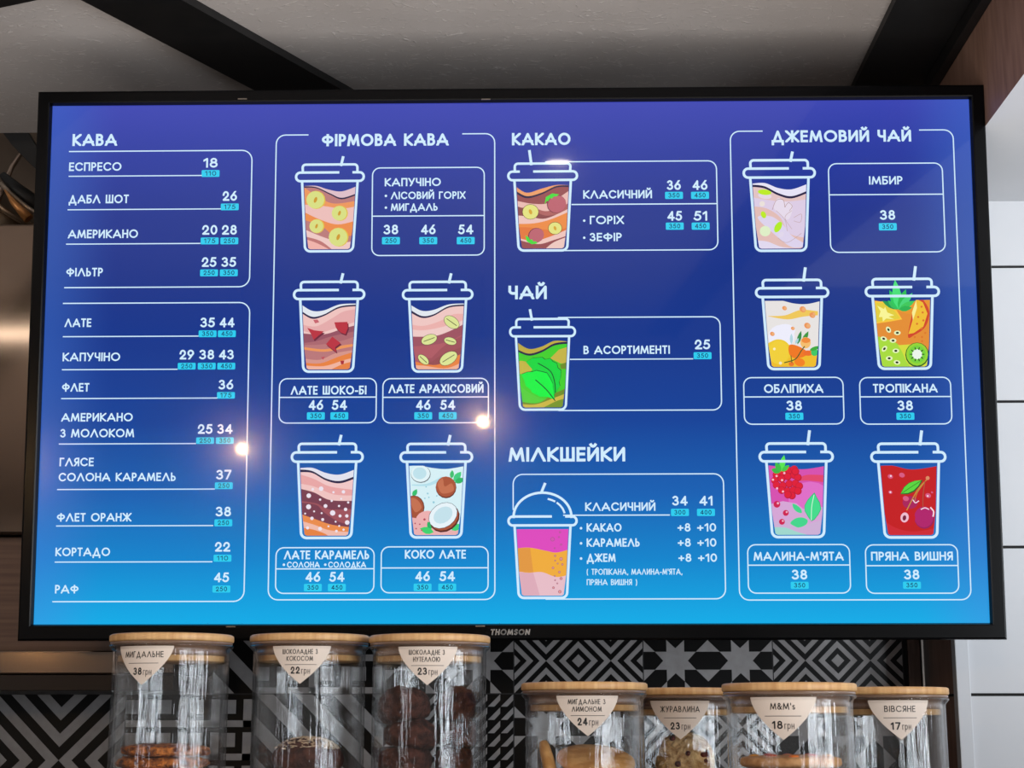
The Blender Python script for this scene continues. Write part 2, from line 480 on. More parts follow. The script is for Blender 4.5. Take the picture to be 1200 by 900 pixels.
p = frame(436.5, 196.5, 567.8, 299.2, 9, 253)
p.text('КАПУЧІНО', 451.2, 517, 218.2, 9.6, 0.178)
p.dot(452.6, 233.2 - 3.6); p.text('ЛІСОВИЙ ГОРІХ', 458.4, 545.8, 233.3, 8.8, 0.178)
p.dot(452.6, 247 - 3.6); p.text('МИГДАЛЬ', 458.4, 513.2, 247.1, 8.8, 0.178)
for t, a, b, v in (('38', 450, 467, '250'), ('46', 493.6, 510.8, '350'), ('54', 537.5, 554.7, '450')):
    price(p, t, a, b, 274.7, v, (277.9, 286.4))
p.build('menu_entry')

def small_box(x0, y0, x1, y1, div, names, yp, by, prices, cap=10.3, sub=()):
    p = frame(x0, y0, x1, y1, 9, div)
    for t, a, b, y in names: p.text(t, a, b, y, cap, 0.178)
    for t, a, b, y in sub: (p.text(t, a, b, y, 7, 0.178) if t != '•' else p.dot((a + b) / 2, y - 3.2, 1.5))
    for t, a, b, v in prices: price(p, t, a, b, yp, v, by, cap=11.6)
    p.build('menu_entry')
small_box(327.5, 443.5, 441.1, 495.5, 465.4, [('ЛАТЕ ШОКО-БІ', 341, 429.6, 462.3)], 480.3, (483, 491.6), [('46', 361.8, 378.9, '350'), ('54', 389.3, 406.5, '450')])
small_box(448.8, 443.5, 572.5, 495.5, 465.4, [('ЛАТЕ АРАХІСОВИЙ', 455.6, 566.8, 460.5)], 480.3, (483, 491.6), [('46', 487.6, 504.7, '350'), ('54', 516.3, 533.4, '450')])
small_box(323.3, 641.6, 438.3, 695.1, 666.4, [('ЛАТЕ КАРАМЕЛЬ', 332.9, 432.6, 655.2)], 681.6, (684, 692.7), [('46', 358, 375.4, '350'), ('54', 386.3, 403.4, '450')], 10.3,
          [('•', 331.4, 334.2, 664.8), ('СОЛОНА', 336.4, 374.7, 665), ('•', 379.9, 382.6, 664.8), ('СОЛОДКА', 384.7, 429, 665)])
small_box(446.7, 640.7, 572, 694.5, 665.4, [('КОКО ЛАТЕ', 474.5, 546, 654.6)], 681, (683.8, 692.5), [('46', 486.6, 503.8, '350'), ('54', 515.3, 532.9, '450')])

p = frame(640, 189.3, 840.7, 293.4, 10, openl=True)
v = uv(755, 239.4)[1]; p.line([(uv(670, 239)[0], v), (uv(840.6, 239)[0], v)], LW, cap=0)
p.text('КЛАСИЧНИЙ', 683.8, 764.4, 232.8, 9.8, 0.178)
p.dot(684.9, 262.4 - 3.6); p.text('ГОРІХ', 691.5, 731.4, 262.9, 9.8, 0.178)
p.dot(684.9, 282.4 - 3.6); p.text('ЗЕФІР', 691.5, 728.9, 282.9, 9.8, 0.178)
for t, a, b, v, y in (('36', 782, 798.2, '350', 222.9), ('46', 811.8, 829.4, '450', 222.9), ('45', 782.3, 799.6, '350', 259), ('51', 813.5, 829, '450', 259)):
    price(p, t, a, b, y, v, (y + 2.2, y + 10.6))
p.build('menu_entry')

p = frame(655, 371.8, 844.8, 480.9, 10, openl=True)
v = uv(740, 421)[1]; p.line([(uv(668, 421)[0], v), (uv(812.5, 421)[0], v)], 1.3 * MM, cap=0)
p.text('В АСОРТИМЕНТІ', 684, 785.2, 415, 9.8, 0.178)
price(p, '25', 814.5, 832.4, 409.6, '350', (413, 421.2))
p.build('menu_entry')

p = Pic()
u0, v0, u1, v1 = box_uv(601.5, 555.7, 849, 702)
R = rounded(u0, v0, u1, v1, 11 * MM)
p.line([(uv(640, 702)[0], v0)] + R[21:28] + R[0:14] + [(u0, uv(601, 597)[1])], LW)
v = uv(722, 603.8)[1]; p.line([(uv(660, 604)[0], v), (uv(785, 604)[0], v)], LW, cap=0)
p.text('КЛАСИЧНИЙ', 685.8, 768.1, 598.8, 10, 0.178)
price(p, '34', 788, 805.6, 592.6, '300', (596.4, 604.9)); price(p, '41', 819.5, 835, 592.6, '400', (596.4, 604.9))
for t, b, y, c in (('КАКАО', 728.4, 623.1, 794), ('КАРАМЕЛЬ', 749.6, 640.8, 794.3), ('ДЖЕМ', 721.4, 658.6, 795)):
    p.dot(680.9, y - .4 - 3.6); p.text(t, 687.5, b, y, 9.8, 0.178)
    p.text('+8', c, c + 15.2, y, 9.8, 0.178); p.text('+10', c + 23, c + 45.2, y, 9.8, 0.178)
p.text("( ТРОПІКАНА, МАЛИНА-М'ЯТА,", 687.5, 799.6, 673.6, 7, 0.15)
p.text('ПРЯНА ВИШНЯ )', 687.5, 746.6, 685.8, 7, 0.15)
p.build('menu_entry')

p = frame(972.3, 191.9, 1106.2, 295.9, 9.5, 228.4)
p.text('ІМБИР', 1018.7, 1058, 216.7, 9.8, 0.178); price(p, '38', 1031.7, 1049.4, 258.1, '350', (262, 270.5))
p.build('menu_entry')
small_box(872, 442.7, 988.5, 497.3, 465.3, [('ОБЛІПИХА', 895.5, 964.9, 460.8)], 481.4, (484, 492.4), [('38', 921.9, 940, '350')])
small_box(1008, 442.7, 1114.7, 497.3, 465.3, [('ТРОПІКАНА', 1023.2, 1098.8, 460.5)], 481.4, (484, 492.4), [('38', 1052, 1070, '350')])
small_box(876.5, 638.5, 996, 695.3, 662.5, [("МАЛИНА-М'ЯТА", 883.2, 988.6, 657.2)], 679.4, (682, 690.4), [('38', 928, 946, '350')])
small_box(1014.7, 638.8, 1122.7, 695.6, 663.2, [('ПРЯНА ВИШНЯ', 1020.8, 1116.6, 657.2)], 679.4, (682, 690.4), [('38', 1059.7, 1077.4, '350')])

# ---------------------------------------------------------------- the pictures of the cups
def Z(ox, oy, s):
    return lambda x, y: (ox + x / s, oy + y / s)
class Cup(Pic):
    def __init__(s, rl, rr, bottom, zoom, flip=False, tall=1.0):
        """rl, rr = ends of the lid's rim, bottom = foot of the cup, zoom = measuring grid of the drawing"""
        Pic.__init__(s); s.tall = tall
        ym = bottom - (rr - rl) * 1.12
        s.u0 = uv(rl, ym)[0]; s.w = uv(rr, ym)[0] - s.u0; s.v0 = uv((rl + rr) / 2, bottom)[1]
        s.z = zoom; s.flip = flip
        s.inner = [s.loc(x, y) for x, y in ((0.195, 0.05), (0.225, 0.032), (0.775, 0.032), (0.805, 0.05), (0.845, 0.35), (0.88, 1.0), (0.12, 1.0), (0.155, 0.35))]
    def loc(s, x, y):
        if s.flip: x = 1 - x
        return (s.u0 + s.w * x, s.v0 + s.w * y * s.tall)
    def hull_(s):
        h = s.inner
        return h[::-1] if s.flip else h
    def px(s, pts): return [uv(*s.z(*p)) for p in pts]
    def fill(s, pts, c, smooth=False, clipped=True, n=5):
        q = s.px(smooth_curve(pts, n, True) if smooth else pts)
        if clipped: q = clip_convex(q, s.hull_())
        if len(q) > 2: s.poly(q, c)
    def below(s, curve, c):
        """everything under a wavy line"""
        q = smooth_curve(curve, 6)
        s.fill(q + [(q[-1][0] + 60, q[-1][1]), (q[-1][0] + 60, 1200), (q[0][0] - 60, 1200), (q[0][0] - 60, q[0][1])], c)
    def strip(s, top, bot, c):
        s.fill(smooth_curve(top, 6) + smooth_curve(bot, 6)[::-1], c)
    def blob(s, x, y, rx, ry, c, a=0, clipped=True, n=16):
        ca, sa = cos(radians(a)), sin(radians(a))
        s.fill([(x + rx * cos(2 * pi * k / n) * ca - ry * sin(2 * pi * k / n) * sa, y + rx * cos(2 * pi * k / n) * sa + ry * sin(2 * pi * k / n) * ca) for k in range(n)], c, clipped=clipped)
    def leaf(s, x, y, L, w, a, c, clipped=True):
        """pointed leaf from its foot (x, y), length L at angle a (0 = right, 90 = up)"""
        ca, sa = cos(radians(a)), -sin(radians(a))
        P = [(0, 0), (.25, .8), (.5, 1), (.75, .7), (1, 0), (.75, -.7), (.5, -1), (.25, -.8)]
        P = [(p[0] * L, p[1] * w) for p in P]
        s.fill([(x + p[0] * ca - p[1] * sa, y + p[0] * sa + p[1] * ca) for p in P], c, clipped=clipped)
    def stroke(s, pts, w, c, smooth=True):
        s.line(s.px(smooth_curve(pts, 5) if smooth and len(pts) > 2 else pts), w * MM, c)
    def outline(s, dome=False, straw=0.2):
        t = 0.036 * s.w
        L = s.loc
        k = s.k + 1; s.k = k
        def ln(pts, w=t, closed=False): s.line([L(*p) for p in pts], w, WHITE, closed, level=k)
        if not dome:
            ln([(0.665, 1.30), (0.69, 1.39 + straw * .1)], t * 1.1)
            ln([(0.10, 1.185)] + arc(0.14, 1.26, 0.045, 0.045, 180, 90, 4) + arc(0.86, 1.26, 0.045, 0.045, 90, 0, 4) + [(0.905, 1.185)])
        else:
            ln([(0.49, 1.55), (0.535, 1.66)], t * 1.1)
            ln(arc(0.5, 1.18, 0.425, 0.355, 180, 0, 22))
            ln(arc(0.5, 1.18, 0.33, 0.27, 74, 58, 4), t * .8); ln(arc(0.5, 1.18, 0.33, 0.27, 48, 14, 6), t * .8)
        ln([(0.62, 1.185)] + arc(0.06, 1.12, 0.06, 0.065, 90, 270, 8) + arc(0.94, 1.12, 0.06, 0.065, -90, 90, 8) + [(0.85, 1.185)])
        ln([(0.09, 1.05)] + [(0.145, 0.09)] + arc(0.225, 0.08, 0.08, 0.08, 185, 270, 5) + arc(0.775, 0.08, 0.08, 0.08, 270, 355, 5) + [(0.91, 1.05)])
DARK = (40, 34, 70)

# cappuccino with hazelnuts
c = Cup(347.5, 426.8, 294.5, Z(310, 130, 4.286))
c.below([(195, 378), (260, 376), (320, 394), (390, 404), (470, 376)], (222, 190, 200))
c.below([(195, 378), (260, 382), (330, 413), (390, 436), (470, 412)], DARK)
c.below([(195, 386), (260, 388), (330, 420), (390, 444), (470, 420)], (186, 122, 122))
c.below([(195, 380), (270, 430), (350, 465), (470, 450)], (236, 150, 92))
c.below([(195, 470), (300, 478), (390, 490), (470, 478)], (236, 190, 186))
c.below([(195, 505), (280, 545), (370, 570), (470, 548)], (236, 140, 74))
c.below([(195, 545), (290, 580), (360, 630), (470, 622)], (186, 122, 122))
c.below([(195, 592), (300, 635), (390, 660), (470, 650)], (238, 200, 196))
c.below([(195, 628), (280, 652), (340, 695)], (190, 118, 116))
c.below([(195, 640), (260, 662), (320, 692), (330, 700)], (240, 178, 170))
for x, y, r in ((257, 447, 45), (377, 514, 38), (262, 579, 35), (371, 634, 47)):
    c.blob(x + 4, y, r + 2, r + 1, (226, 190, 70)); c.blob(x, y, r, r - 1, (216, 222, 130)); c.blob(x + 1, y, r * .17, r * .34, (205, 150, 40), 20)
c.outline(); c.build('cup_picture')

# chocolate latte
c = Cup(345, 427.2, 435.4, Z(310, 310, 4.286), tall=.988)
c.below([(185, 200), (240, 232), (300, 230), (380, 200), (480, 196)], (226, 232, 240))
c.below([(185, 232), (240, 262), (300, 250), (380, 210), (480, 200)], DARK)
c.below([(185, 242), (240, 272), (300, 258), (380, 218), (480, 208)], (240, 196, 192))
c.below([(185, 300), (260, 310), (340, 270), (400, 235), (480, 222)], (230, 172, 172))
c.below([(185, 330), (260, 345), (360, 320), (480, 280)], (240, 200, 196))
c.below([(185, 345), (300, 350), (400, 320), (480, 300)], (150, 84, 100))
c.below([(185, 395), (260, 385), (340, 360), (480, 330)], (172, 104, 112))
c.below([(185, 405), (300, 400), (400, 380), (480, 350)], (186, 120, 122))
c.strip([(185, 412), (300, 425), (400, 405), (480, 395)], [(185, 425), (300, 438), (400, 420), (480, 404)], (236, 150, 92))
c.below([(185, 470), (280, 478), (360, 445), (480, 425)], (214, 150, 140))
c.below([(185, 490), (280, 496), (380, 460), (480, 430)], (232, 130, 66))
c.below([(185, 505), (300, 510), (400, 480), (480, 462)], (240, 180, 160))
c.below([(330, 530), (400, 498), (480, 480)], (230, 130, 70))
for P in ([(352, 290), (418, 288), (420, 318), (408, 350), (385, 342), (360, 318)], [(216, 318), (250, 330), (300, 336), (275, 355), (248, 378), (236, 350)],
          [(310, 400), (342, 362), (384, 395), (356, 415), (362, 440), (335, 420)]):
    c.fill([(x + 5, y + 8) for x, y in P], (110, 40, 60)); c.fill(P, (186, 52, 66))
c.fill([(246, 278), (268, 276), (276, 290), (256, 296)], (200, 100, 110)); c.fill([(382, 484), (402, 482), (398, 500), (386, 502)], (170, 44, 56)); c.fill([(285, 466), (305, 462), (296, 478)], (190, 80, 90))
c.outline(); c.build('cup_picture')

# peanut latte
c = Cup(472.6, 553.8, 435.4, Z(310, 310, 4.286))
c.below([(730, 200), (790, 232), (850, 228), (930, 200), (1030, 196)], (226, 232, 240))
c.below([(730, 225), (790, 258), (850, 250), (930, 208), (1030, 200)], DARK)
c.below([(730, 238), (790, 268), (850, 258), (930, 216), (1030, 208)], (240, 200, 196))
c.below([(730, 300), (800, 308), (880, 285), (950, 250), (1030, 250)], (236, 178, 174))
c.below([(730, 325), (800, 330), (900, 312), (1030, 270)], (240, 204, 200))
c.below([(730, 362), (850, 360), (930, 335), (1030, 285)], (158, 84, 98))
c.below([(730, 412), (830, 405), (930, 385), (1030, 330)], (176, 92, 102))
c.below([(840, 470), (890, 420), (940, 385), (1030, 345)], (160, 82, 92))
c.below([(730, 492), (830, 492), (890, 455), (1030, 400)], (150, 78, 84))
c.below([(730, 480), (850, 505), (920, 480), (1030, 430)], (232, 130, 66))
c.below([(730, 505), (800, 508), (920, 520), (1030, 470)], (240, 178, 150))
for x, y, r, w, a in ((941, 290, 42, 27, 35), (828, 377, 40, 24, -20), (934, 385, 31, 18, 15), (799, 478, 32, 18, 42), (925, 472, 48, 29, -32)):
    c.blob(x, y, r + 2, w + 2, (60, 60, 50), a); c.blob(x, y, r, w, (220, 228, 150), a)
    ca, sa = cos(radians(a)), sin(radians(a))
    c.stroke([(x - r * .7 * ca, y - r * .7 * sa), (x + r * .7 * ca, y + r * .7 * sa)], .8, (70, 70, 50))
c.outline(); c.build('cup_picture')

# caramel latte
c = Cup(342.3, 425.2, 630.3, Z(310, 500, 4.286), tall=1.015)
c.below([(175, 208), (240, 206), (310, 232), (380, 240), (460, 212)], (226, 226, 238))
c.below([(175, 214), (240, 222), (310, 260), (380, 272), (460, 246)], DARK)
c.below([(175, 228), (240, 232), (310, 270), (380, 284), (460, 258)], (242, 200, 200))
c.below([(175, 238), (250, 262), (330, 300), (460, 318)], (232, 166, 166))
c.below([(175, 285), (250, 300), (350, 340), (460, 345)], (240, 196, 194))
c.below([(175, 310), (250, 330), (330, 368), (460, 372)], (120, 62, 80))
c.below([(175, 372), (260, 385), (330, 415), (460, 412)], (158, 82, 92))
c.below([(175, 380), (260, 392), (300, 430), (380, 480), (460, 490)], (120, 62, 80))
c.below([(175, 435), (250, 462), (340, 492), (460, 508)], (234, 140, 76))
c.below([(175, 470), (250, 492), (330, 520), (460, 530)], (240, 186, 170))
c.below([(175, 505), (240, 515), (300, 535), (320, 548)], (230, 130, 66))
for x, y, r in ((243, 314, 7), (285, 311, 12), (223, 346, 12), (280, 366, 6), (347, 329, 6), (397, 327, 9), (386, 362, 5), (338, 372, 6), (222, 402, 13), (307, 398, 10), (250, 425, 5),
                (343, 433, 14), (375, 398, 6), (421, 380, 6), (408, 415, 9), (380, 448, 8), (414, 448, 9), (416, 481, 12), (239, 460, 9), (293, 466, 8), (205, 436, 5), (358, 477, 5), (280, 512, 10),
                (217, 508, 8), (322, 500, 5), (376, 498, 5), (362, 524, 7), (398, 517, 6), (425, 530, 5), (288, 434, 5)):
    c.blob(x, y, r, r, (238, 228, 240), n=8)
c.outline(); c.build('cup_picture')

# coconut latte
c = Cup(469.7, 553.3, 629.7, Z(310, 500, 4.286))
c.below([(710, 198), (780, 196), (850, 208), (920, 212), (1015, 196)], (214, 240, 246))
c.strip([(740, 290), (820, 285), (890, 250)], [(740, 296), (830, 296), (900, 262)], (180, 224, 236))
c.blob(785, 238, 50, 44, (60, 70, 80)); c.blob(784, 236, 48, 42, (226, 244, 248)); c.blob(780, 234, 34, 30, (190, 226, 236))
c.leaf(940, 260, 42, 11, 85, (50, 190, 110)); c.leaf(950, 275, 62, 16, 52, (60, 205, 130)); c.leaf(955, 280, 55, 14, 20, (40, 180, 100))
c.blob(912, 305, 52, 55, (90, 40, 34)); c.blob(911, 302, 50, 52, (170, 84, 56)); c.fill([(870, 285), (895, 260), (905, 300), (940, 285), (950, 320), (915, 335), (885, 330)], (196, 112, 80), True)
c.leaf(745, 350, 42, 12, 60, (50, 190, 110))
c.blob(750, 405, 54, 60, (90, 40, 34)); c.blob(748, 405, 52, 58, (166, 82, 54)); c.fill([(730, 360), (765, 365), (790, 405), (760, 430), (740, 400)], (196, 112, 80), True)
c.blob(820, 470, 60, 48, (238, 176, 176)); c.below([(710, 455), (770, 462), (840, 500), (930, 520), (1015, 500)], (234, 176, 176))
c.leaf(850, 530, 72, 18, 165, (60, 210, 110)); c.leaf(940, 520, 60, 16, 30, (60, 210, 120)); c.leaf(840, 512, 40, 14, 120, (40, 180, 100))
c.blob(905, 460, 80, 66, (90, 40, 34), -35); c.blob(903, 455, 76, 62, (170, 84, 56), -35); c.blob(897, 446, 78, 60, (40, 60, 70), -35); c.blob(897, 446, 76, 58, (232, 244, 250), -35); c.blob(897, 444, 52, 38, (196, 226, 236), -35)
for x, y, r in ((812, 302, 4), (820, 336, 5), (806, 360, 4), (850, 380, 6), (826, 355, 4), (866, 348, 4)): c.blob(x, y, r, r, (150, 205, 220), n=8)
for x, y, r in ((780, 490, 4), (804, 466, 6), (762, 512, 4), (790, 520, 4), (757, 486, 4)): c.blob(x, y, r, r, (180, 70, 90), n=8)
c.outline(); c.build('cup_picture')

# cocoa
c = Cup(596, 676.5, 293.8, Z(570, 130, 4.0), True, .99)
c.below([(135, 352), (190, 384), (260, 365), (330, 348), (395, 350)], (236, 158, 104))
c.below([(135, 372), (190, 400), (260, 384), (330, 352), (395, 350)], DARK)
c.below([(135, 384), (190, 410), (260, 392), (330, 360), (395, 358)], (150, 78, 82))
c.below([(135, 420), (220, 436), (300, 430), (395, 370)], (234, 186, 178))
c.below([(135, 455), (220, 455), (290, 470), (395, 430)], (176, 100, 98))
c.below([(135, 445), (220, 470), (290, 492), (395, 470)], (140, 74, 76))
c.below([(135, 490), (200, 495), (280, 505), (395, 455)], (238, 196, 188))
c.below([(135, 530), (220, 528), (300, 510), (395, 470)], (236, 140, 70))
c.below([(135, 545), (220, 548), (310, 560), (395, 545)], (226, 120, 60))
c.below([(135, 592), (220, 610), (300, 590), (395, 550)], (238, 196, 188))
c.below([(135, 600), (240, 625), (320, 605), (395, 580)], (150, 78, 82))
c.below([(280, 645), (320, 615), (395, 585)], (238, 200, 192))
for x, y, r in ((208, 474, 37), (323, 551, 31)):
    c.blob(x, y, r + 2, r - 1, (80, 70, 30)); c.blob(x, y, r, r - 3, (228, 226, 130)); c.blob(x, y, r * .2, r * .34, (215, 165, 50), -20)
for x, y, r, k in ((330, 438, 46, 1), (234, 584, 38, -1)):
    c.blob(x, y, r, r * .9, (110, 50, 70), -25); c.blob(x + 2, y, r - 2, r * .9 - 2, (188, 100, 112), -25)
c.fill([(274, 440), (280, 405), (310, 388), (342, 392), (330, 402), (318, 402), (308, 412), (300, 410), (290, 425), (284, 422)], (70, 220, 60))
c.fill([(184, 585), (190, 612), (214, 626), (242, 622), (232, 612), (222, 614), (214, 602), (206, 606), (198, 592)], (70, 220, 60))
c.outline(straw=1.0); c.build('cup_picture')

# tea
c = Cup(598, 674, 480.2, Z(570, 320, 4.0), True, 1.08)
c.below([(145, 325), (200, 356), (260, 345), (320, 318), (385, 322)], (190, 170, 66))
c.below([(145, 358), (200, 378), (260, 362), (320, 330), (385, 322)], DARK)
c.below([(145, 368), (200, 388), (260, 372), (320, 340), (385, 332)], (66, 206, 44))
c.fill([(300, 400), (340, 360), (385, 345), (385, 420), (350, 425)], (196, 180, 70)); c.fill([(345, 430), (385, 415), (385, 450), (350, 450)], (110, 140, 40))
c.fill([(150, 415), (195, 420), (215, 450), (190, 470), (150, 468)], (196, 180, 70), True)
c.below([(145, 515), (200, 560), (280, 590), (385, 560)], (80, 206, 60))
c.below([(145, 600), (240, 610), (310, 570), (385, 535)], (110, 140, 40))
c.below([(145, 612), (230, 616), (320, 585), (385, 560)], (204, 184, 72))
c.below([(270, 630), (330, 600), (385, 585)], (120, 150, 44))
G1 = [(186, 418), (215, 400), (240, 398), (262, 396), (275, 406), (300, 402), (312, 416), (330, 424), (335, 445), (350, 458), (348, 490), (340, 510), (345, 530), (322, 565), (312, 590), (280, 560), (240, 480), (205, 440)]
c.fill([(x + 2, y - 2) for x, y in G1], (20, 60, 40)); c.fill(G1, (16, 214, 66))
G2 = [(165, 476), (190, 466), (215, 464), (235, 458), (255, 462), (285, 470), (300, 495), (312, 520), (320, 595), (285, 580), (250, 580), (215, 560), (205, 545), (185, 530), (178, 505)]
c.fill([(x + 1, y - 3) for x, y in G2], (20, 60, 40)); c.fill(G2, (10, 240, 70))
c.stroke([(232, 502), (280, 545), (322, 598)], 1.1, (20, 60, 40)); c.stroke([(244, 424), (300, 460), (320, 510), (324, 560)], 1.1, (20, 60, 40))
c.outline(straw=.4); c.build('cup_picture')

# ginger tea
c = Cup(871.7, 954.9, 294.3, Z(840, 130, 3.75))
c.below([(150, 322), (210, 318), (270, 340), (330, 346), (400, 322)], (232, 228, 248))
c.below([(150, 325), (210, 332), (270, 362), (330, 376), (400, 352)], DARK)
c.below([(150, 335), (210, 342), (270, 372), (330, 386), (400, 362)], (228, 196, 196))
c.below([(150, 380), (220, 392), (300, 400), (400, 390)], (222, 206, 230))
c.below([(150, 420), (220, 430), (280, 470), (320, 540), (400, 560)], (228, 190, 184))
c.fill([(180, 470), (240, 465), (290, 500), (330, 550), (390, 590), (330, 600), (250, 540)], (222, 212, 238), True)
c.fill([(250, 420), (270, 385), (300, 400), (330, 410), (330, 450), (310, 480), (270, 450)], (232, 220, 236), True)
c.stroke([(245, 435), (262, 395), (292, 392), (300, 425)], .5, (170, 130, 120)); c.stroke([(300, 425), (315, 405), (332, 420), (320, 440)], .5, (170, 130, 120))
c.stroke([(262, 440), (300, 480), (310, 530)], .5, (190, 160, 160)); c.stroke([(330, 440), (300, 470), (330, 520)], .5, (190, 160, 160))
c.stroke([(340, 470), (372, 455), (368, 490), (340, 485)], .5, (190, 160, 160)); c.stroke([(270, 560), (310, 580), (372, 540)], .5, (190, 160, 160))
c.below([(150, 570), (220, 575), (290, 600), (400, 610)], (226, 218, 240))
c.blob(212, 375, 30, 13, (230, 216, 230), 8); c.blob(211, 359, 30, 12, (190, 236, 40), 6); c.blob(206, 458, 16, 11, (190, 236, 40), 65); c.blob(270, 512, 26, 14, (180, 236, 40), -60); c.blob(283, 545, 14, 10, (226, 216, 236), -50)
c.blob(213, 530, 24, 23, (224, 240, 200)); c.blob(200, 410, 12, 12, (236, 226, 220))
c.outline(); c.build('cup_picture')

# sea buckthorn tea
c = Cup(886, 970.3, 432.9, Z(840, 300, 3.75), tall=.961)
c.below([(205, 195), (270, 194), (340, 210), (400, 212), (470, 196)], (232, 228, 226))
c.strip([(225, 265), (300, 262), (370, 238), (445, 244)], [(225, 266), (310, 280), (380, 268), (445, 262)], (240, 200, 90))
c.blob(285, 355, 58, 52, (238, 238, 252)); c.blob(300, 330, 45, 30, (238, 238, 252))
c.below([(225, 385), (262, 368), (300, 375), (340, 410), (400, 420), (470, 430)], (238, 204, 50))
c.below([(210, 440), (280, 480), (340, 430), (400, 420), (470, 440)], (240, 190, 40))
c.blob(272, 425, 45, 52, (242, 208, 56))
c.fill([(320, 392), (360, 398), (400, 425), (380, 445), (340, 450), (318, 430)], (240, 120, 30), True); c.blob(402, 428, 22, 12, (236, 110, 40)); c.blob(430, 425, 16, 16, (60, 200, 100)); c.blob(430, 408, 22, 8, (60, 170, 60), -20)
c.blob(364, 468, 24, 18, (244, 130, 30), 15); c.blob(328, 476, 12, 10, (236, 120, 40)); c.blob(280, 472, 7, 7, (240, 230, 200), n=8); c.blob(253, 410, 6, 6, (250, 240, 200), n=8)
c.leaf(355, 390, 62, 9, 75, (50, 140, 70)); c.leaf(375, 385, 60, 10, 62, (60, 150, 60)); c.leaf(328, 390, 48, 7, 90, (180, 215, 225)); c.leaf(345, 388, 30, 6, 60, (170, 210, 220))
c.blob(390, 383, 23, 25, (246, 190, 110)); c.blob(392, 372, 20, 12, (240, 140, 60))
c.stroke([(298, 470), (345, 455), (370, 420), (385, 400)], 1.2, (60, 90, 40)); c.stroke([(326, 440), (330, 470)], .9, (60, 90, 40))
for x, y, r in ((298, 231, 11), (378, 236, 15), (420, 262, 14), (398, 308, 15), (334, 320, 9), (244, 344, 11), (424, 256, 9)):
    c.blob(x, y, r, r * .85, (236, 150, 90), 30, n=10); c.blob(x + r * .3, y, r * .6, r * .6, (240, 175, 120), 30, n=8)
c.outline(straw=.8); c.build('cup_picture')

# tropical tea
c = Cup(1014.3, 1099.7, 432.7, Z(840, 300, 3.75), tall=.957)
c.below([(690, 196), (780, 210), (860, 200), (950, 192)], (232, 150, 44))
c.below([(690, 210), (780, 240), (860, 260), (950, 280)], (228, 142, 50))
c.fill([(690, 200), (740, 202), (790, 240), (815, 280), (760, 290), (690, 300)], (250, 200, 60)); c.fill([(700, 206), (740, 210), (782, 244), (806, 276), (750, 284), (700, 292)], (226, 206, 60))
c.fill([(712, 270), (720, 245), (705, 220), (735, 235), (740, 225), (750, 250), (780, 262), (755, 268), (780, 280), (745, 276), (730, 290), (728, 270)], (250, 246, 150))
c.fill([(880, 188), (915, 205), (935, 255), (915, 315), (870, 348), (840, 350)], (210, 70, 40), True); c.fill([(876, 190), (906, 206), (926, 255), (908, 312), (866, 340), (842, 345), (862, 280)], (240, 190, 50))
c.fill([(876, 196), (880, 230), (862, 285), (858, 250)], (250, 240, 150))
for x, y in ((900, 225), (905, 250), (885, 270), (908, 285), (880, 300), (900, 320), (870, 358), (902, 358), (902, 376), (916, 340)): c.blob(x, y, 5, 5, (220, 120, 40), n=8)
c.below([(690, 350), (740, 365), (790, 385), (830, 430), (860, 500)], (160, 212, 50)); c.fill([(780, 395), (860, 390), (920, 420), (930, 490), (850, 490)], (214, 222, 60))
c.fill([(700, 380), (760, 372), (800, 400), (830, 460), (840, 495), (700, 495)], (168, 220, 60), True)
c.blob(880, 436, 52, 54, (30, 90, 30)); c.blob(880, 434, 48, 50, (150, 214, 50)); c.blob(880, 434, 38, 40, (120, 210, 60)); c.blob(880, 434, 22, 22, (236, 246, 236))
for k in range(10):
    a = 2 * pi * k / 10; c.blob(880 + 26 * cos(a), 434 + 26 * sin(a), 7, 2.5, (20, 50, 20), math.degrees(a), n=8)
for x, y, a in ((754, 326, 60), (793, 340, 0), (733, 366, 20), (774, 374, 0), (736, 410, -50), (786, 419, 0), (757, 452, 0), (791, 470, 10)):
    c.blob(x, y, 15, 10, (232, 246, 190), a, n=10); c.blob(x, y, 7, 5, (20, 40, 30), a, n=8)
for L, a, w, g in ((82, 152, 12, (30, 150, 80)), (62, 140, 12, (50, 190, 90)), (95, 115, 15, (40, 200, 90)), (132, 97, 20, (70, 224, 120)), (95, 70, 16, (40, 190, 80)), (95, 50, 14, (70, 214, 120)), (82, 28, 13, (60, 200, 90)), (60, 8, 12, (40, 180, 80))):
    c.leaf(798, 238, L, w, a, g, clipped=False)
c.outline(straw=.8); c.build('cup_picture')

# raspberry and mint tea
c = Cup(890, 975.4, 629.7, Z(840, 490, 3.75), tall=.983)
c.below([(220, 208), (290, 216), (380, 226), (485, 210)], (214, 80, 176))
c.strip([(360, 262), (400, 250), (480, 252)], [(360, 278), (400, 276), (480, 284)], (226, 70, 110))
c.blob(410, 360, 95, 80, (224, 110, 200))
c.fill([(230, 380), (290, 366), (350, 376), (380, 400), (480, 390), (480, 520), (230, 520)], (214, 166, 214))
c.below([(225, 460), (300, 450), (380, 470), (485, 440)], (206, 176, 214)); c.below([(225, 480), (300, 482), (350, 500), (420, 520)], (160, 216, 206))
random.seed(4)
for x, y in ((262, 250), (290, 240), (318, 232), (340, 226), (255, 275), (285, 268), (312, 258), (340, 252), (356, 262), (262, 295), (290, 298), (318, 290), (345, 288), (362, 300), (285, 318), (310, 322), (336, 318), (356, 322), (330, 342), (312, 338), (345, 236)):
    c.blob(x, y, 17, 17, (186, 20, 50), n=12); c.blob(x - 1, y - 1, 14, 14, (224, 24, 54), n=12)
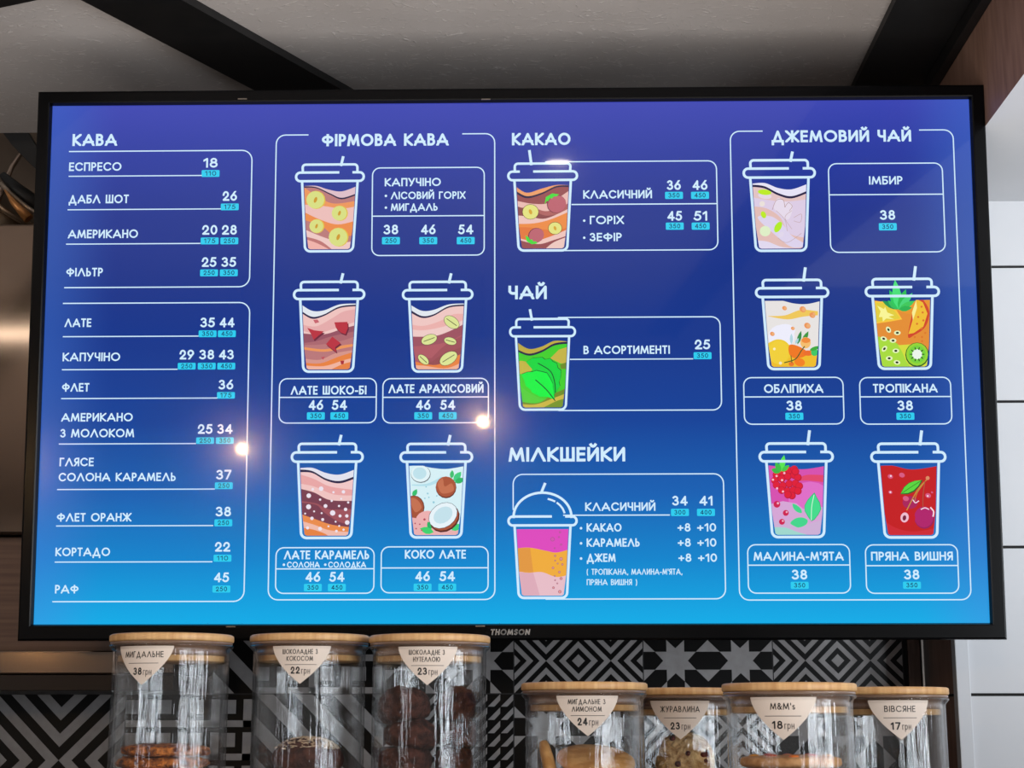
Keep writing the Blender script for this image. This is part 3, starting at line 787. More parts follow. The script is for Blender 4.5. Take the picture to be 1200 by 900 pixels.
for x, y in ((296, 243), (262, 256), (246, 272), (286, 274), (264, 310), (290, 324)): c.blob(x, y, 5, 5, (250, 190, 210), n=8)
c.leaf(280, 236, 74, 13, 78, (90, 230, 80), clipped=False); c.leaf(278, 240, 42, 12, 160, (60, 180, 70), clipped=False); c.leaf(280, 238, 50, 12, 118, (60, 190, 70), clipped=False); c.leaf(284, 236, 44, 10, 40, (70, 200, 70), clipped=False)
M = [(428, 328), (440, 352), (452, 372), (458, 400), (446, 425), (428, 448), (414, 455), (400, 436), (385, 410), (384, 385), (398, 360), (412, 344)]
c.fill(M, (30, 160, 110)); c.fill([(x * .94 + 25, y * .94 + 24) for x, y in M], (66, 220, 140)); c.stroke([(426, 340), (416, 390), (414, 450)], .7, (220, 250, 230))
c.fill([(322, 462), (345, 442), (375, 438), (398, 450), (390, 470), (360, 482), (340, 476)], (66, 214, 140), True); c.fill([(332, 378), (350, 384), (368, 400), (372, 418), (352, 414), (336, 398)], (66, 214, 140), True)
for x, y, r in ((263, 380, 15), (302, 418, 13), (285, 457, 13)): c.blob(x, y, r, r, (206, 30, 80)); c.blob(x + r * .3, y - r * .3, r * .35, r * .35, (240, 180, 200), n=8)
c.outline(straw=.8); c.build('cup_picture')

# spiced cherry tea
c = Cup(1021, 1107.4, 630.2, Z(840, 490, 3.75), tall=.975)
c.below([(710, 212), (770, 210), (840, 226), (900, 224), (980, 210)], (196, 24, 28))
c.below([(700, 400), (760, 470), (860, 500), (980, 480)], (206, 36, 48))
c.blob(850, 372, 34, 28, (170, 30, 90)); c.blob(912, 440, 44, 48, (150, 24, 90)); c.blob(910, 436, 42, 46, (176, 30, 106)); c.blob(838, 440, 34, 38, (200, 20, 30)); c.blob(825, 438, 18, 22, (240, 190, 210), 10); c.blob(824, 440, 8, 12, (120, 30, 60), 10)
c.stroke([(922, 272), (880, 320), (835, 405)], 1.1, (200, 150, 60)); c.stroke([(918, 276), (880, 330), (868, 372)], .9, (190, 140, 60)); c.stroke([(914, 280), (906, 340), (905, 398)], 1.0, (170, 80, 60)); c.blob(926, 265, 9, 9, (220, 140, 100), n=8)
c.leaf(806, 336, 116, 23, 32, (40, 90, 40)); c.leaf(809, 333, 108, 19, 33, (90, 214, 60)); c.stroke([(815, 330), (860, 300), (900, 275)], .6, (30, 100, 40))
c.stroke([(898, 402), (914, 396), (930, 402)], 1.2, (250, 220, 235)); c.stroke([(940, 396), (952, 412), (950, 432)], 1.6, (250, 220, 235)); c.stroke([(862, 362), (872, 374), (886, 366)], 1.1, (250, 220, 235))
for x, y, r in ((762, 258, 12), (813, 252, 13), (762, 327, 9), (830, 355, 14), (928, 342, 13), (945, 328, 5)): c.blob(x, y, r, r * .8, (216, 90, 130), 20, n=10)
for x, y in ((764, 256), (762, 327), (926, 344)): c.blob(x, y, 4, 4, (250, 225, 235), n=8)
c.outline(straw=.8); c.build('cup_picture')

# milkshake under a domed lid
c = Cup(595.9, 675.7, 700.7, Z(570, 500, 4.0))
c.below([(130, 478), (400, 478)], (222, 74, 190))
c.below([(130, 572), (200, 567), (280, 582), (330, 590), (400, 572)], (240, 172, 60))
c.below([(130, 672), (190, 685), (260, 682), (330, 705), (400, 690)], (232, 190, 200))
c.fill([(140, 570), (205, 568), (212, 620), (220, 684), (150, 680)], (226, 152, 66)); c.fill([(150, 682), (220, 686), (250, 790), (160, 795)], (222, 172, 186))
for x, y, r in ((345, 495, 5), (310, 528, 10), (340, 518, 4), (350, 553, 5), (320, 570, 4), (322, 606, 5), (350, 620, 8), (322, 628, 4), (334, 642, 4), (356, 646, 5), (312, 662, 6), (342, 682, 6), (320, 700, 4), (350, 712, 7), (322, 720, 4), (332, 735, 4), (314, 755, 6), (344, 774, 8)):
    c.blob(x, y, r, r, (150, 90, 120), n=10); c.blob(x, y, r - 1.8, r - 1.8, (224, 150, 150) if y > 580 else (214, 84, 180), n=8)
c.outline(dome=True); c.build('cup_picture')

# ---------------------------------------------------------------- cabinet of the television
black_gloss = mat('black_glossy_plastic', (5, 5, 6), 0.2, spec=0.12)
black_matt = mat('black_matt_plastic', (10, 10, 11), 0.5)
def frame_ring(mb, a, b):
    """quad strip between two rectangles given as (x0, x1, z0, z1, y)"""
    A = [(a[0], a[4], a[2]), (a[1], a[4], a[2]), (a[1], a[4], a[3]), (a[0], a[4], a[3])]
    B = [(b[0], b[4], b[2]), (b[1], b[4], b[2]), (b[1], b[4], b[3]), (b[0], b[4], b[3])]
    for i in range(4):
        j = (i + 1) % 4
        mb.face([A[i], A[j], B[j], B[i]])
x0, x1, z0, z1 = -SW / 2, SW / 2, -SH / 2, SH / 2
_o = [uv(34.8, 430)[0], uv(1165.3, 430)[0], uv(600, 750.3)[1], uv(600, 105.2)[1]]
ox0, ox1, oz0, oz1 = _o
rings = [(x0, x1, z0, z1, 0.004), (x0, x1, z0, z1, -0.0022), (x0 - .0015, x1 + .0015, z0 - .0015, z1 + .0015, -0.0085), (x0 - .003, x1 + .003, z0 - .003, z1 + .003, -0.0095),
         (ox0 + .003, ox1 - .003, oz0 + .003, oz1 - .003, -0.0095), (ox0 + .001, ox1 - .001, oz0 + .001, oz1 - .001, -0.0088), (ox0, ox1, oz0, oz1, -0.006), (ox0, ox1, oz0, oz1, 0.022)]
mb = MB()
for a, b in zip(rings, rings[1:]): frame_ring(mb, a, b)
mb.build('bezel', black_gloss, tv)
mb = MB()
mb.face([(ox0, 0.022, oz0), (ox0, 0.022, oz1), (ox1, 0.022, oz1), (ox1, 0.022, oz0)])
back = [(ox0 + .001, ox1 - .001, oz0 + .001, oz1 - .001, 0.0222), (ox0 + .06, ox1 - .06, oz0 + .03, oz1 - .06, 0.05), (ox0 + .09, ox1 - .09, oz0 + .06, oz1 - .09, 0.058)]
for a, b in zip(back, back[1:]): frame_ring(mb, a, b)
e = back[-1]; mb.face([(e[0], e[4], e[2]), (e[0], e[4], e[3]), (e[1], e[4], e[3]), (e[1], e[4], e[2])])
mb.build('back_cover', black_matt, tv)
mb = MB()                                   # maker's lettering on the lower edge
a, b = uv(574.5, 744), uv(620.5, 744); hgt = (uv(597, 737)[1] - uv(597, 744)[1])
for q in lettering('THOMSON', b[0] - a[0], hgt, 0.22, 0.16):
    mb.face([(a[0] + p_[0] + p_[1] * .15, -0.0099, a[1] + p_[1]) for p_ in q])
mb.build('brand_lettering', mat('silver_print', (150, 148, 146), 0.35, 0.6), tv)
dash_metal = mat('dash_metal', (120, 112, 104), 0.35, 0.8)      # short metallic dashes on the bezel
for x, y in ((286, 118.3), (570, 119), (272, 734), (563, 733.5)):
    m_ = uv(x, y)
    mb = MB(); mb.box(m_[0] - .006, m_[0] + .006, -0.0102, -0.0092, m_[1] - .0008, m_[1] + .0008)
    mb.build('bezel_dash', dash_metal, tv)
mb = MB()                                   # wall bracket: plate, two rails, arm to the wall
mb.box(-.2, .2, 0.056, 0.066, -.14, .14); mb.box(-.17, -.13, .066, .075, -.2, .2); mb.box(.13, .17, .066, .075, -.2, .2)
mb.box(-.06, .06, 0.066, 0.46, -.05, .05)
mb.build('wall_bracket', black_matt, tv)
# ---------------------------------------------------------------- room shell
CEIL = EYE + 0.950
SIDE = 0.585                                # side face of the partition and bulkhead
BACK = 2.5                                  # tiled wall
FRONT = 2.34                                # face of the white boards
plaster = mat('ceiling_painted_board', (150, 145, 142), 0.55, spec=0.35)
nt = plaster.node_tree; bs = nt.nodes['Principled BSDF']
tc = node(plaster, 'ShaderNodeTexCoord')
def flake(angle, sx, sy, lo, hi, seed):
    m0 = node(plaster, 'ShaderNodeMapping'); m0.inputs['Rotation'].default_value = (0, 0, angle)
    mp = node(plaster, 'ShaderNodeMapping'); mp.inputs['Scale'].default_value = (sx, sy, 1); mp.inputs['Location'].default_value = (seed, seed * 1.7, 0)
    nz = node(plaster, 'ShaderNodeTexNoise'); nz.inputs['Scale'].default_value = 1.0; nz.inputs['Detail'].default_value = 3.0
    mr = node(plaster, 'ShaderNodeMapRange'); mr.inputs['From Min'].default_value = lo; mr.inputs['From Max'].default_value = hi
    nt.links.new(tc.outputs['Object'], m0.inputs[0]); nt.links.new(m0.outputs[0], mp.inputs[0]); nt.links.new(mp.outputs[0], nz.inputs['Vector']); nt.links.new(nz.outputs[0], mr.inputs['Value'])
    return mr.outputs[0]
fl = [flake(0.5, 50, 230, .65, .72, 1.0), flake(-0.6, 46, 210, .65, .72, 5.0), flake(0.05, 44, 260, .64, .72, 9.0), flake(-1.2, 60, 220, .66, .74, 13.0)]
acc = fl[0]
for f_ in fl[1:]:
    mx = node(plaster, 'ShaderNodeMath', operation='MAXIMUM'); nt.links.new(acc, mx.inputs[0]); nt.links.new(f_, mx.inputs[1]); acc = mx.outputs[0]
big = node(plaster, 'ShaderNodeTexNoise'); big.inputs['Scale'].default_value = 5.0; big.inputs['Detail'].default_value = 4
nt.links.new(tc.outputs['Object'], big.inputs['Vector'])
rp = node(plaster, 'ShaderNodeValToRGB'); rp.color_ramp.elements[0].color = lin((166, 158, 154)); rp.color_ramp.elements[1].color = lin((192, 186, 183))
nt.links.new(big.outputs[0], rp.inputs[0])
mxc = node(plaster, 'ShaderNodeMix', data_type='RGBA'); mxc.inputs['B'].default_value = lin((228, 222, 218))
sc_ = node(plaster, 'ShaderNodeMath', operation='MULTIPLY'); sc_.inputs[1].default_value = 0.55
nt.links.new(acc, sc_.inputs[0]); nt.links.new(sc_.outputs[0], mxc.inputs['Factor']); nt.links.new(rp.outputs[0], mxc.inputs['A']); nt.links.new(mxc.outputs['Result'], bs.inputs['Base Color'])
bp = node(plaster, 'ShaderNodeBump'); bp.inputs['Strength'].default_value = 0.5; bp.inputs['Distance'].default_value = 0.004
nt.links.new(acc, bp.inputs['Height']); nt.links.new(bp.outputs[0], bs.inputs['Normal'])

beam_black = noisy(mat('beam_black_paint', (10, 9, 9), 0.55), 40, (7, 6, 7), (14, 12, 12), bump=.2, dist=.001)
mb = MB()
mb.box(-3.2, SIDE + 0.02, -3.2, 2.497, CEIL, CEIL + 0.03)
struct(mb.build('ceiling', plaster))

def beam(name, p, q, w, z0=CEIL - .012, z1=CEIL - .0005):
    """flat black batten under the ceiling along p-q"""
    p, q = Vector(p[:2]), Vector(q[:2]); d = (q - p).normalized(); n_ = Vector((-d.y, d.x)) * w / 2
    m_ = MB(); P = [p - n_, q - n_, q + n_, p + n_]
    lo = [(v_.x, v_.y, z0) for v_ in P]; hi = [(v_.x, v_.y, z1) for v_ in P]
    m_.face(lo[::-1]); m_.face(hi)
    for i in range(4): j = (i + 1) % 4; m_.face([lo[i], lo[j], hi[j], hi[i]])
    return struct(m_.build(name, beam_black))
zb = CEIL - .012
a1, a2 = at(97, 0, Z=zb), at(300, 107, Z=zb); b1, b2 = at(213, 0, Z=zb), at(402, 105, Z=zb)
d1 = ((a2 - a1).normalized() + (b2 - b1).normalized()).normalized()
mid = (a1 + a2 + b1 + b2) / 4
wid = abs((Vector((-d1.y, d1.x, 0))).dot((b1 + b2) / 2 - (a1 + a2) / 2))
s_end = (2.496 - mid.y) / d1.y
beam('trim_1', mid - d1 * 2.6, mid + d1 * (s_end - wid * .36), wid)
c1, c2 = at(0, 9, Z=zb), at(43, 0, Z=zb)
dc = (c2 - c1).normalized(); nc = Vector((dc.y, -dc.x, 0))
beam('trim_2', (c1 + nc * .06) - dc * 1.2, (c1 + nc * .06) + dc * .135, .12)
e1, e2 = at(1046, 0, Z=zb), at(1005, 103, Z=zb)
xl = (e1.x + e2.x) / 2
mb = MB(); mb.box(xl, SIDE - .0005, -3.0, 2.34, CEIL - .012, CEIL - .0005)
struct(mb.build('trim_3', beam_black))
mb = MB(); mb.box(SIDE - 0.014, SIDE - .0005, -3.0, 2.28, CEIL - .0125 - .02, CEIL - .0125)
struct(mb.build('trim_4', beam_black))

white_board = noisy(mat('white_painted_board', (206, 208, 212), 0.45, spec=0.4), 3.0, (200, 202, 206), (212, 213, 216), .3, .7)
brown = noisy(mat('brown_stain_and_shade', (74, 54, 46), 0.5, spec=0.35), 14, (124, 94, 80), (146, 114, 99), .3, .7, bump=.15, stretch=(1, 6, 1), dist=.002)
groove = mat('dark_gap', (14, 12, 12), 0.8)
# bulkhead along the ceiling: brown side, white underside
mb = MB()
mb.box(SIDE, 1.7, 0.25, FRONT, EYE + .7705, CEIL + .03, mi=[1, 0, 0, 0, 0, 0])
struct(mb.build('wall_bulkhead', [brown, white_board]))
# white boarded partition whose return is painted brown for its shade
mb = MB()
levels = [EYE - 1.5, EYE - .790, EYE - .582, EYE - .374, EYE - .166, EYE + .0425, EYE + .2508, EYE + .4639, EYE + .6686, CEIL + .03]
for k, (z0_, z1_) in enumerate(zip(levels, levels[1:])):
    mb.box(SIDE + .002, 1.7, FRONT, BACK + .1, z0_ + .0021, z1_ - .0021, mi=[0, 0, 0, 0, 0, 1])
mb.box(SIDE + .006, 1.69, FRONT + .004, BACK + .1, levels[0], levels[-1], mi=2)
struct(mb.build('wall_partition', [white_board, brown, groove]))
mb = MB(); mb.box(SIDE - .001, SIDE + .0185, FRONT - .005, FRONT + .016, 0.0, EYE + .7705)
struct(mb.build('trim_5', white_board, bevel=.0012))

# tiled wall: cement tiles with black and pale patterns let into one wall
tile_black = mat('tile_black', (13, 12, 12), 0.4, spec=0.15)
tile_pale = noisy(mat('tile_pale', (150, 148, 150), 0.5, spec=0.2), 60, (152, 148, 147), (166, 163, 163), .3, .7)
grout = mat('grout', (26, 25, 28), 0.7)
T = 0.1965; X0T = -0.0434; ZT = EYE + 0.0473
mb = MB()
mb.box(-1.6, .5535, BACK + .0008, BACK + .08, 0.0, EYE + 0.2438, mi=0)
mb.box(-.60, .5535, BACK + .0008, BACK + .08, EYE + 0.2438, CEIL + .05, mi=3)
def tile_poly(ix, iz, pts):
    """pts in tile units, y measured downwards"""
    q = clip(clip(clip(clip(pts, -1, 0, -.004), 1, 0, .996), 0, -1, -.004), 0, 1, .996)
    if len(q) > 2:
        q = [(X0T + (ix + x) * T, BACK, ZT + (1 - iz - y) * T) for x, y in q]
        # always facing the room
        ar = sum(q[i][0] * q[(i + 1) % len(q)][2] - q[(i + 1) % len(q)][0] * q[i][2] for i in range(len(q)))
        mb.face(q if ar > 0 else q[::-1], 1)
def pattern(kind, ix, iz):
    sq = lambda x0_, y0_, x1_, y1_: [(x0_, y0_), (x1_, y0_), (x1_, y1_), (x0_, y1_)]
    if kind in ('diamond', 'large'):
        p_ = .5 if kind == 'diamond' else 1.0
        off = -.25 if kind == 'diamond' else -.5
        for cx in (0, 1, 2)[:(3 if kind == 'diamond' else 2)]:
            for cy in (0, 1)[:(2 if kind == 'diamond' else 1)]:
                ox_, oy_ = (cx + .5) * p_ + off, (cy + .5) * p_
                for sx in (-1, 1):
                    for sy in (-1, 1):
                        for k in range(5):
                            q = [(0, 0), (.5, 0), (.5, .5), (0, .5)]
                            q = clip(q, -1, -1, -k * .2); q = clip(q, 1, 1, k * .2 + .1) if len(q) > 2 else q
                            if len(q) > 2: tile_poly(ix, iz, [(ox_ + sx * x * p_, oy_ + sy * y * p_) for x, y in q])
    elif kind == 'star':
        s1 = [(-.137,-.137),(-.137,-.316),(0,-.19),(.137,-.316),(.137,-.137),(.316,-.137),(.19,0),(.316,.137),(.137,.137),(.137,.316),(0,.19),(-.137,.316),(-.137,.137),(-.316,.137),(-.19,0),(-.316,-.137)]
        for cx in (.25, .75):
            for cy in (.25, .75):
                tile_poly(ix, iz, [(cx + x * .5, cy + y * .5) for x, y in s1])
                for sx in (-1, 1):
                    for sy in (-1, 1):
                        tile_poly(ix, iz, [(cx + sx * x * .5, cy + sy * y * .5) for x, y in ((.316,.137),(.5,.316),(.5,.137))])
                        tile_poly(ix, iz, [(cx + sx * x * .5, cy + sy * y * .5) for x, y in ((.137,.316),(.316,.5),(.137,.5))])
    elif kind == 'key':
        for i in range(4):
            for j in range(4):
                for r_ in ((0,.18,.42,.6), (.65,.16,.92,1.0), (0,.8,.92,1.0)):
                    tile_poly(ix, iz, sq((i + r_[0]) / 4, (j + r_[1]) / 4, (i + r_[2]) / 4, (j + r_[3]) / 4))
    elif kind == 'diagonal':
        for k in range(-5, 6):
            q = [(0, 0), (1, 0), (1, 1), (0, 1)]
            q = clip(q, 1, -1, k * .3 + .14); q = clip(q, -1, 1, -k * .3) if len(q) > 2 else q
            if len(q) > 2: tile_poly(ix, iz, q)
    elif kind == 'stair':
        for i in range(10):
            for j in range(10):
                tile_poly(ix, iz, [((i + x) / 10, (j + y) / 10) for x, y in ((.0,.97),(.5,.97),(.95,.5),(.95,.03))])
rows = {0: {-7: 'key', -6: 'star', -5: 'diamond', -4: 'large', -3: 'diagonal', -2: 'key', -1: 'star', 0: 'diamond', 1: 'star', 2: 'diamond'},
        1: {-7: 'star', -6: 'diagonal', -5: 'stair', -4: 'large', -3: 'key', -2: 'diagonal', -1: 'stair', 0: 'star', 1: 'diamond', 2: 'star'},
        2: {-7: 'large', -6: 'key', -5: 'star', -4: 'diagonal', -3: 'diamond', -2: 'stair', -1: 'key', 0: 'diagonal', 1: 'large', 2: 'key'}}
for iz in rows:
    for ix, kind in rows[iz].items():
        pattern(kind, ix, iz)
for ix in range(-7, 4):                       # joints
    x = X0T + ix * T; mb.box(x - .0011, x + .0011, BACK + .0004, BACK + .002, ZT - 2 * T, ZT + T, mi=2)
for iz in range(-2, 2):
    mb.box(-1.6, .5535, BACK + .0004, BACK + .002, ZT + iz * T - .0011, ZT + iz * T + .0011, mi=2)
dark_wall = mat('dark_wall_paint', (52, 44, 40), 0.7)
struct(mb.build('wall_back', [tile_black, tile_pale, grout, dark_wall]))
# dark upright, gap and bright metal strip between the tiles and the partition
mb = MB()
mb.box(.5535, .5715, BACK - .003, BACK + .08, 0, CEIL, mi=0); mb.box(.5715, .5762, BACK + .006, BACK + .08, 0, CEIL, mi=1)
struct(mb.build('trim_6', [noisy(mat('dark_brown_wood', (80, 62, 54), .5), 30, (84, 66, 58), (104, 82, 72), stretch=(8, 8, 1)), groove]))
xs = at(1083, 800, Y=BACK - .09).x
mb = MB(); mb.box(xs - .0013, xs + .0013, BACK - .09, BACK - .087, 0, CEIL); struct(mb.build('trim_7', mat('bright_strip', (226, 220, 212), .35)))

# open recess over the cooker hood, behind the ceiling edge
beige = noisy(mat('beige_recess_wall', (96, 80, 66), 0.8), 9, (84, 69, 56), (108, 91, 76), bump=.3, dist=.004)
mb = MB()
mb.box(-2.2, -.60, 3.0, 3.06, 0.6, 3.4); mb.box(-.66, -.60, BACK + .08, 3.0, 0.6, 3.4)
struct(mb.build('wall_recess', beige))
mb = MB(); mb.box(-1.7, 1.72, 1.35, BACK - .004, EYE - .118, EYE - .0905)  # unseen shelf, added for the jars to stand on
struct(mb.build('jar_shelf', noisy(mat('dark_wood_shelf', (58, 42, 34), .45), 20, (52, 38, 31), (70, 52, 42), stretch=(1, 8, 1)), bevel=.003), 'dark wooden shelf that carries the biscuit jars')
mb = MB(); mb.box(-3.5, 3.5, -3.5, 3.1, -.05, 0.0)
struct(mb.build('floor', noisy(mat('grey_floor', (96, 88, 82), .6), 4, (150, 140, 130), (172, 160, 150))))
mb = MB(); mb.box(-3.55, -3.5, -3.5, 3.1, 0, 3.2); struct(mb.build('wall_left', mat('side_wall_paint', (120, 110, 102), .8)))

# ---------------------------------------------------------------- cooker hood
steel = mat('brushed_steel', (120, 105, 94), 0.30, 1.0)
nt = steel.node_tree
tc = node(steel, 'ShaderNodeTexCoord'); mp = node(steel, 'ShaderNodeMapping'); mp.inputs['Scale'].default_value = (3, 3, 420)
nz = node(steel, 'ShaderNodeTexNoise'); nz.inputs['Scale'].default_value = 4; nz.inputs['Detail'].default_value = 5
mr = node(steel, 'ShaderNodeMapRange'); mr.inputs['To Min'].default_value = .06; mr.inputs['To Max'].default_value = .12
nt.links.new(tc.outputs['Object'], mp.inputs[0]); nt.links.new(mp.outputs[0], nz.inputs['Vector']); nt.links.new(nz.outputs[0], mr.inputs['Value']); nt.links.new(mr.outputs[0], nt.nodes['Principled BSDF'].inputs['Roughness'])
hood = thing('cooker_hood', 'brushed steel cooker hood left of and behind the television', 'cooker hood', (-.85, 2.26, EYE + .05))
HX0, HX1 = -1.25 + .85, -.500 + .85
zz = lambda y, Yd=2.24: at(30, y, Y=Yd).z - EYE - .05
mb = MB(); mb.box(HX0, HX1, -.02, .235, zz(625), zz(262))
mb.build('canopy', steel, hood, bevel=.003)
mb = MB(); mb.box(HX0, HX1, .006, .235, zz(772), zz(625) - .001)
mb.build('lower_panel', noisy(mat('shaded_steel', (84, 70, 64), .45, .85), 3, (76, 62, 56), (92, 76, 68), stretch=(1, 1, 60)), hood, bevel=.002)  # hood steel in a darker colour that carries the panel's shade
mb = MB(); mb.box(HX0, HX1, -.036, .235, zz(789.5, 2.222), zz(762, 2.222))
mb.build('front_lip', steel, hood, bevel=.002)
mb = MB(); mb.box(HX0, HX1, -.033, .235, zz(809, 2.225), zz(789.5, 2.225) - .0006)
mb.build('control_strip', mat('black_glass_strip', (30, 22, 20), .35, spec=.2), hood, bevel=.001)

# ---------------------------------------------------------------- ducts above the hood
galv = noisy(mat('galvanised_duct', (132, 116, 98), .42, .8), 18, (120, 104, 88), (150, 132, 112), bump=.1, dist=.002)
duct = thing('air_duct', 'round galvanised duct with a pale rim in the gap above the cooker hood', 'duct', (-.86, 2.62, EYE + .78))
def dl(x, y, Y): return tuple(at(x, y, Y=Y) - Vector((-.86, 2.62, EYE + .78)))
mb = MB()
A_, B_ = Vector(dl(18, 232, 2.62)), Vector(dl(-40, 330, 2.70))
axis = Vector((-.55, .25, -.62)).normalized()
c0 = Vector(dl(14, 238, 2.66))
mb.tube([c0 + axis * t_ for t_ in (0.0, .06, .14, .24)], .065, 28)
mb.build('duct_pipe', galv, duct)
mb = MB(); u_ = axis.orthogonal().normalized(); w_ = axis.cross(u_)
mb.tube([c0 + (u_ * cos(a) + w_ * sin(a)) * .067 for a in [2 * pi * k / 28 for k in range(29)]], .0055, 8, caps=False)
mb.build('duct_rim', mat('pale_metal_rim', (200, 176, 150), .3, .9), duct)
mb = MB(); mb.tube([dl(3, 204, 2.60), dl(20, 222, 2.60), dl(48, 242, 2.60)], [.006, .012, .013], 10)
mb.build('duct_shadow', beam_black, duct)  # black tube put in for the shadow above the duct rim
mb = MB(); mb.tube([dl(1, 214, 2.585), dl(12, 226, 2.585), dl(26, 238, 2.585), dl(48, 254, 2.585)], .0042, 8)
mb.build('duct_flange', mat('pale_flange', (178, 160, 142), .35, .8), duct)
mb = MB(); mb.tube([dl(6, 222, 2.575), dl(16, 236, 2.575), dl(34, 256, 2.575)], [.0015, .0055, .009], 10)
mb.build('gleam_band', mat('gleam_band', (214, 150, 92), .35, .7), duct)  # orange gleam on the duct, built as a coloured band
mb = MB(); mb.tube([dl(-14, 262, 2.60), dl(3, 222, 2.60), dl(14, 196, 2.62), dl(26, 178, 2.66), dl(38, 168, 2.72)], [.005, .0055, .0045, .004, .003], 8)
mb.build('seam_band', mat('seam_metal', (172, 150, 134), .3, .9), duct)
strap = thing('roof_strut', 'black diagonal strut under the roof above the duct', 'strut', at(26, 172, Y=2.56))
o_ = at(26, 172, Y=2.56)
mb = MB()
P = [at(0, 150, Y=2.56) - o_, at(30, 150, Y=2.56) - o_, at(58, 196, Y=2.56) - o_, at(50, 206, Y=2.56) - o_, at(38, 193, Y=2.56) - o_, at(14, 169, Y=2.56) - o_]
n1 = [tuple(p_) for p_ in P]; n2 = [(p_[0], p_[1] + .03, p_[2]) for p_ in n1]
mb.face(n1[::-1]); mb.face(n2)
for i in range(6): j = (i + 1) % 6; mb.face([n1[i], n1[j], n2[j], n2[i]])
mb.build('strut_bar', beam_black, strap)

# ---------------------------------------------------------------- reflected lamps behind and above the camera, plus added ones for hood highlights
brass = mat('dark_brass', (70, 54, 36), .4, .8)
def emit(name, rgb, strength):
    m = bpy.data.materials.new(name); m.use_nodes = True
    b = m.node_tree.nodes['Principled BSDF']; b.inputs['Base Color'].default_value = (0, 0, 0, 1)
    b.inputs['Emission Color'].default_value = rgb; b.inputs['Emission Strength'].default_value = strength
    return m
bulb_glow = emit('warm_bulb_glow', (1.0, .60, .25, 1), BULB)
def mirror_point(x, y, Y):
    d = sight(x, y).normalized(); t = (TVC - EYEP).dot(_n) / d.dot(_n); P_ = EYEP + d * t; r_ = d - 2 * d.dot(_n) * _n
    return P_ + r_ * ((Y - P_.y) / r_.y)
for (x, y), lab in (((284, 526), 'warm pendant bulb reflected in the left third of the screen'), ((566, 494), 'warm pendant bulb reflected near the middle of the screen'),
                    ((None, None), 'added warm pendant bulb that puts a glint on the front lip of the steel cooker hood')):  # last pendant is added only for the glint on the lip
    L_ = mirror_point(x, y, -.9) if x is not None else Vector((-1.66, -.9, EYE + .36))
    lamp = thing('pendant_lamp', lab, 'lamp', L_, group='pendant lamps over the counter')
    m_ = MB(); m_.lathe([(.0005, -.0130), (.005, -.0120), (.0094, -.0090), (.0122, -.0046), (.0130, 0), (.0122, .0046), (.0094, .0092), (.0080, .0125)], 20); m_.build('bulb', bulb_glow, lamp)
    m_ = MB(); m_.lathe([(.0005, .058), (.007, .057), (.013, .048), (.0135, .014), (.012, .0115), (.0005, .0115)], 20); m_.build('socket', brass, lamp)
    m_ = MB(); m_.tube([(0, 0, .057), (0, 0, CEIL - L_.z - .001)], .0025, 8); m_.build('cord', groove, lamp)
lamp = thing('added_tube_lamp', 'thin added tube lamp that makes the bright band on the steel hood', 'lamp', (-1.72, .9, CEIL - .075))  # lamp added to lay a highlight across the hood
m_ = MB(); m_.tube([(-.62, 0, 0), (.62, 0, 0)], .008, 12); m_.build('tube', emit('tube_glow', (1.0, .92, .80, 1), 15), lamp)
m_ = MB(); m_.box(-.64, .64, -.014, .014, .009, .022); m_.build('fitting', mat('white_fitting', (200, 198, 192), .5), lamp)
for x in (-.4, .4):
    m_ = MB(); m_.tube([(x, 0, .021), (x, 0, .0745)], .003, 8); m_.build('hanger', groove, lamp)
Ys = 0.97
for _ in range(20): Ys += (mirror_point(655, 190, Ys).z - (CEIL - .034)) * 2.0
L_ = mirror_point(655, 190, Ys)
lamp = thing('ceiling_spotlight', 'small ceiling spotlight reflected over the cocoa cup on screen', 'lamp', (L_.x, L_.y, CEIL - .03))
m_ = MB(); m_.lathe([(.0005, .0295), (.034, .0295), (.034, -.004), (.030, -.006), (.029, .002)], 28); m_.build('housing', mat('white_lamp_housing', (190, 186, 180), .4), lamp)
m_ = MB(); m_.lathe([(.0005, -.006), (.018, -.004), (.029, .002)], 28); m_.build('lens', emit('spot_glow', (1.0, .86, .66, 1), SPOT), lamp)
# ---------------------------------------------------------------- jars
glass = bpy.data.materials.new('clear_glass'); glass.use_nodes = True
nt = glass.node_tree; nt.nodes.clear()
out = nt.nodes.new('ShaderNodeOutputMaterial'); mixs = nt.nodes.new('ShaderNodeMixShader')
tr = nt.nodes.new('ShaderNodeBsdfTransparent'); tr.inputs[0].default_value = (.985, .99, .992, 1)
gl = nt.nodes.new('ShaderNodeBsdfGlossy'); gl.inputs['Roughness'].default_value = .035
lw = nt.nodes.new('ShaderNodeLayerWeight'); lw.inputs['Blend'].default_value = .5
pw = nt.nodes.new('ShaderNodeMath'); pw.operation = 'POWER'; pw.inputs[1].default_value = 2.3
ml = nt.nodes.new('ShaderNodeMath'); ml.operation = 'MULTIPLY_ADD'; ml.inputs[1].default_value = .72; ml.inputs[2].default_value = .03
tcg = nt.nodes.new('ShaderNodeTexCoord'); mpg = nt.nodes.new('ShaderNodeMapping'); mpg.inputs['Scale'].default_value = (105, 105, 5)
nzg = nt.nodes.new('ShaderNodeTexNoise'); nzg.inputs['Scale'].default_value = 1.0; nzg.inputs['Detail'].default_value = 3
bpg = nt.nodes.new('ShaderNodeBump'); bpg.inputs['Strength'].default_value = .5; bpg.inputs['Distance'].default_value = .004
nt.links.new(tcg.outputs['Object'], mpg.inputs[0]); nt.links.new(mpg.outputs[0], nzg.inputs['Vector']); nt.links.new(nzg.outputs[0], bpg.inputs['Height'])
nt.links.new(bpg.outputs[0], gl.inputs['Normal'])
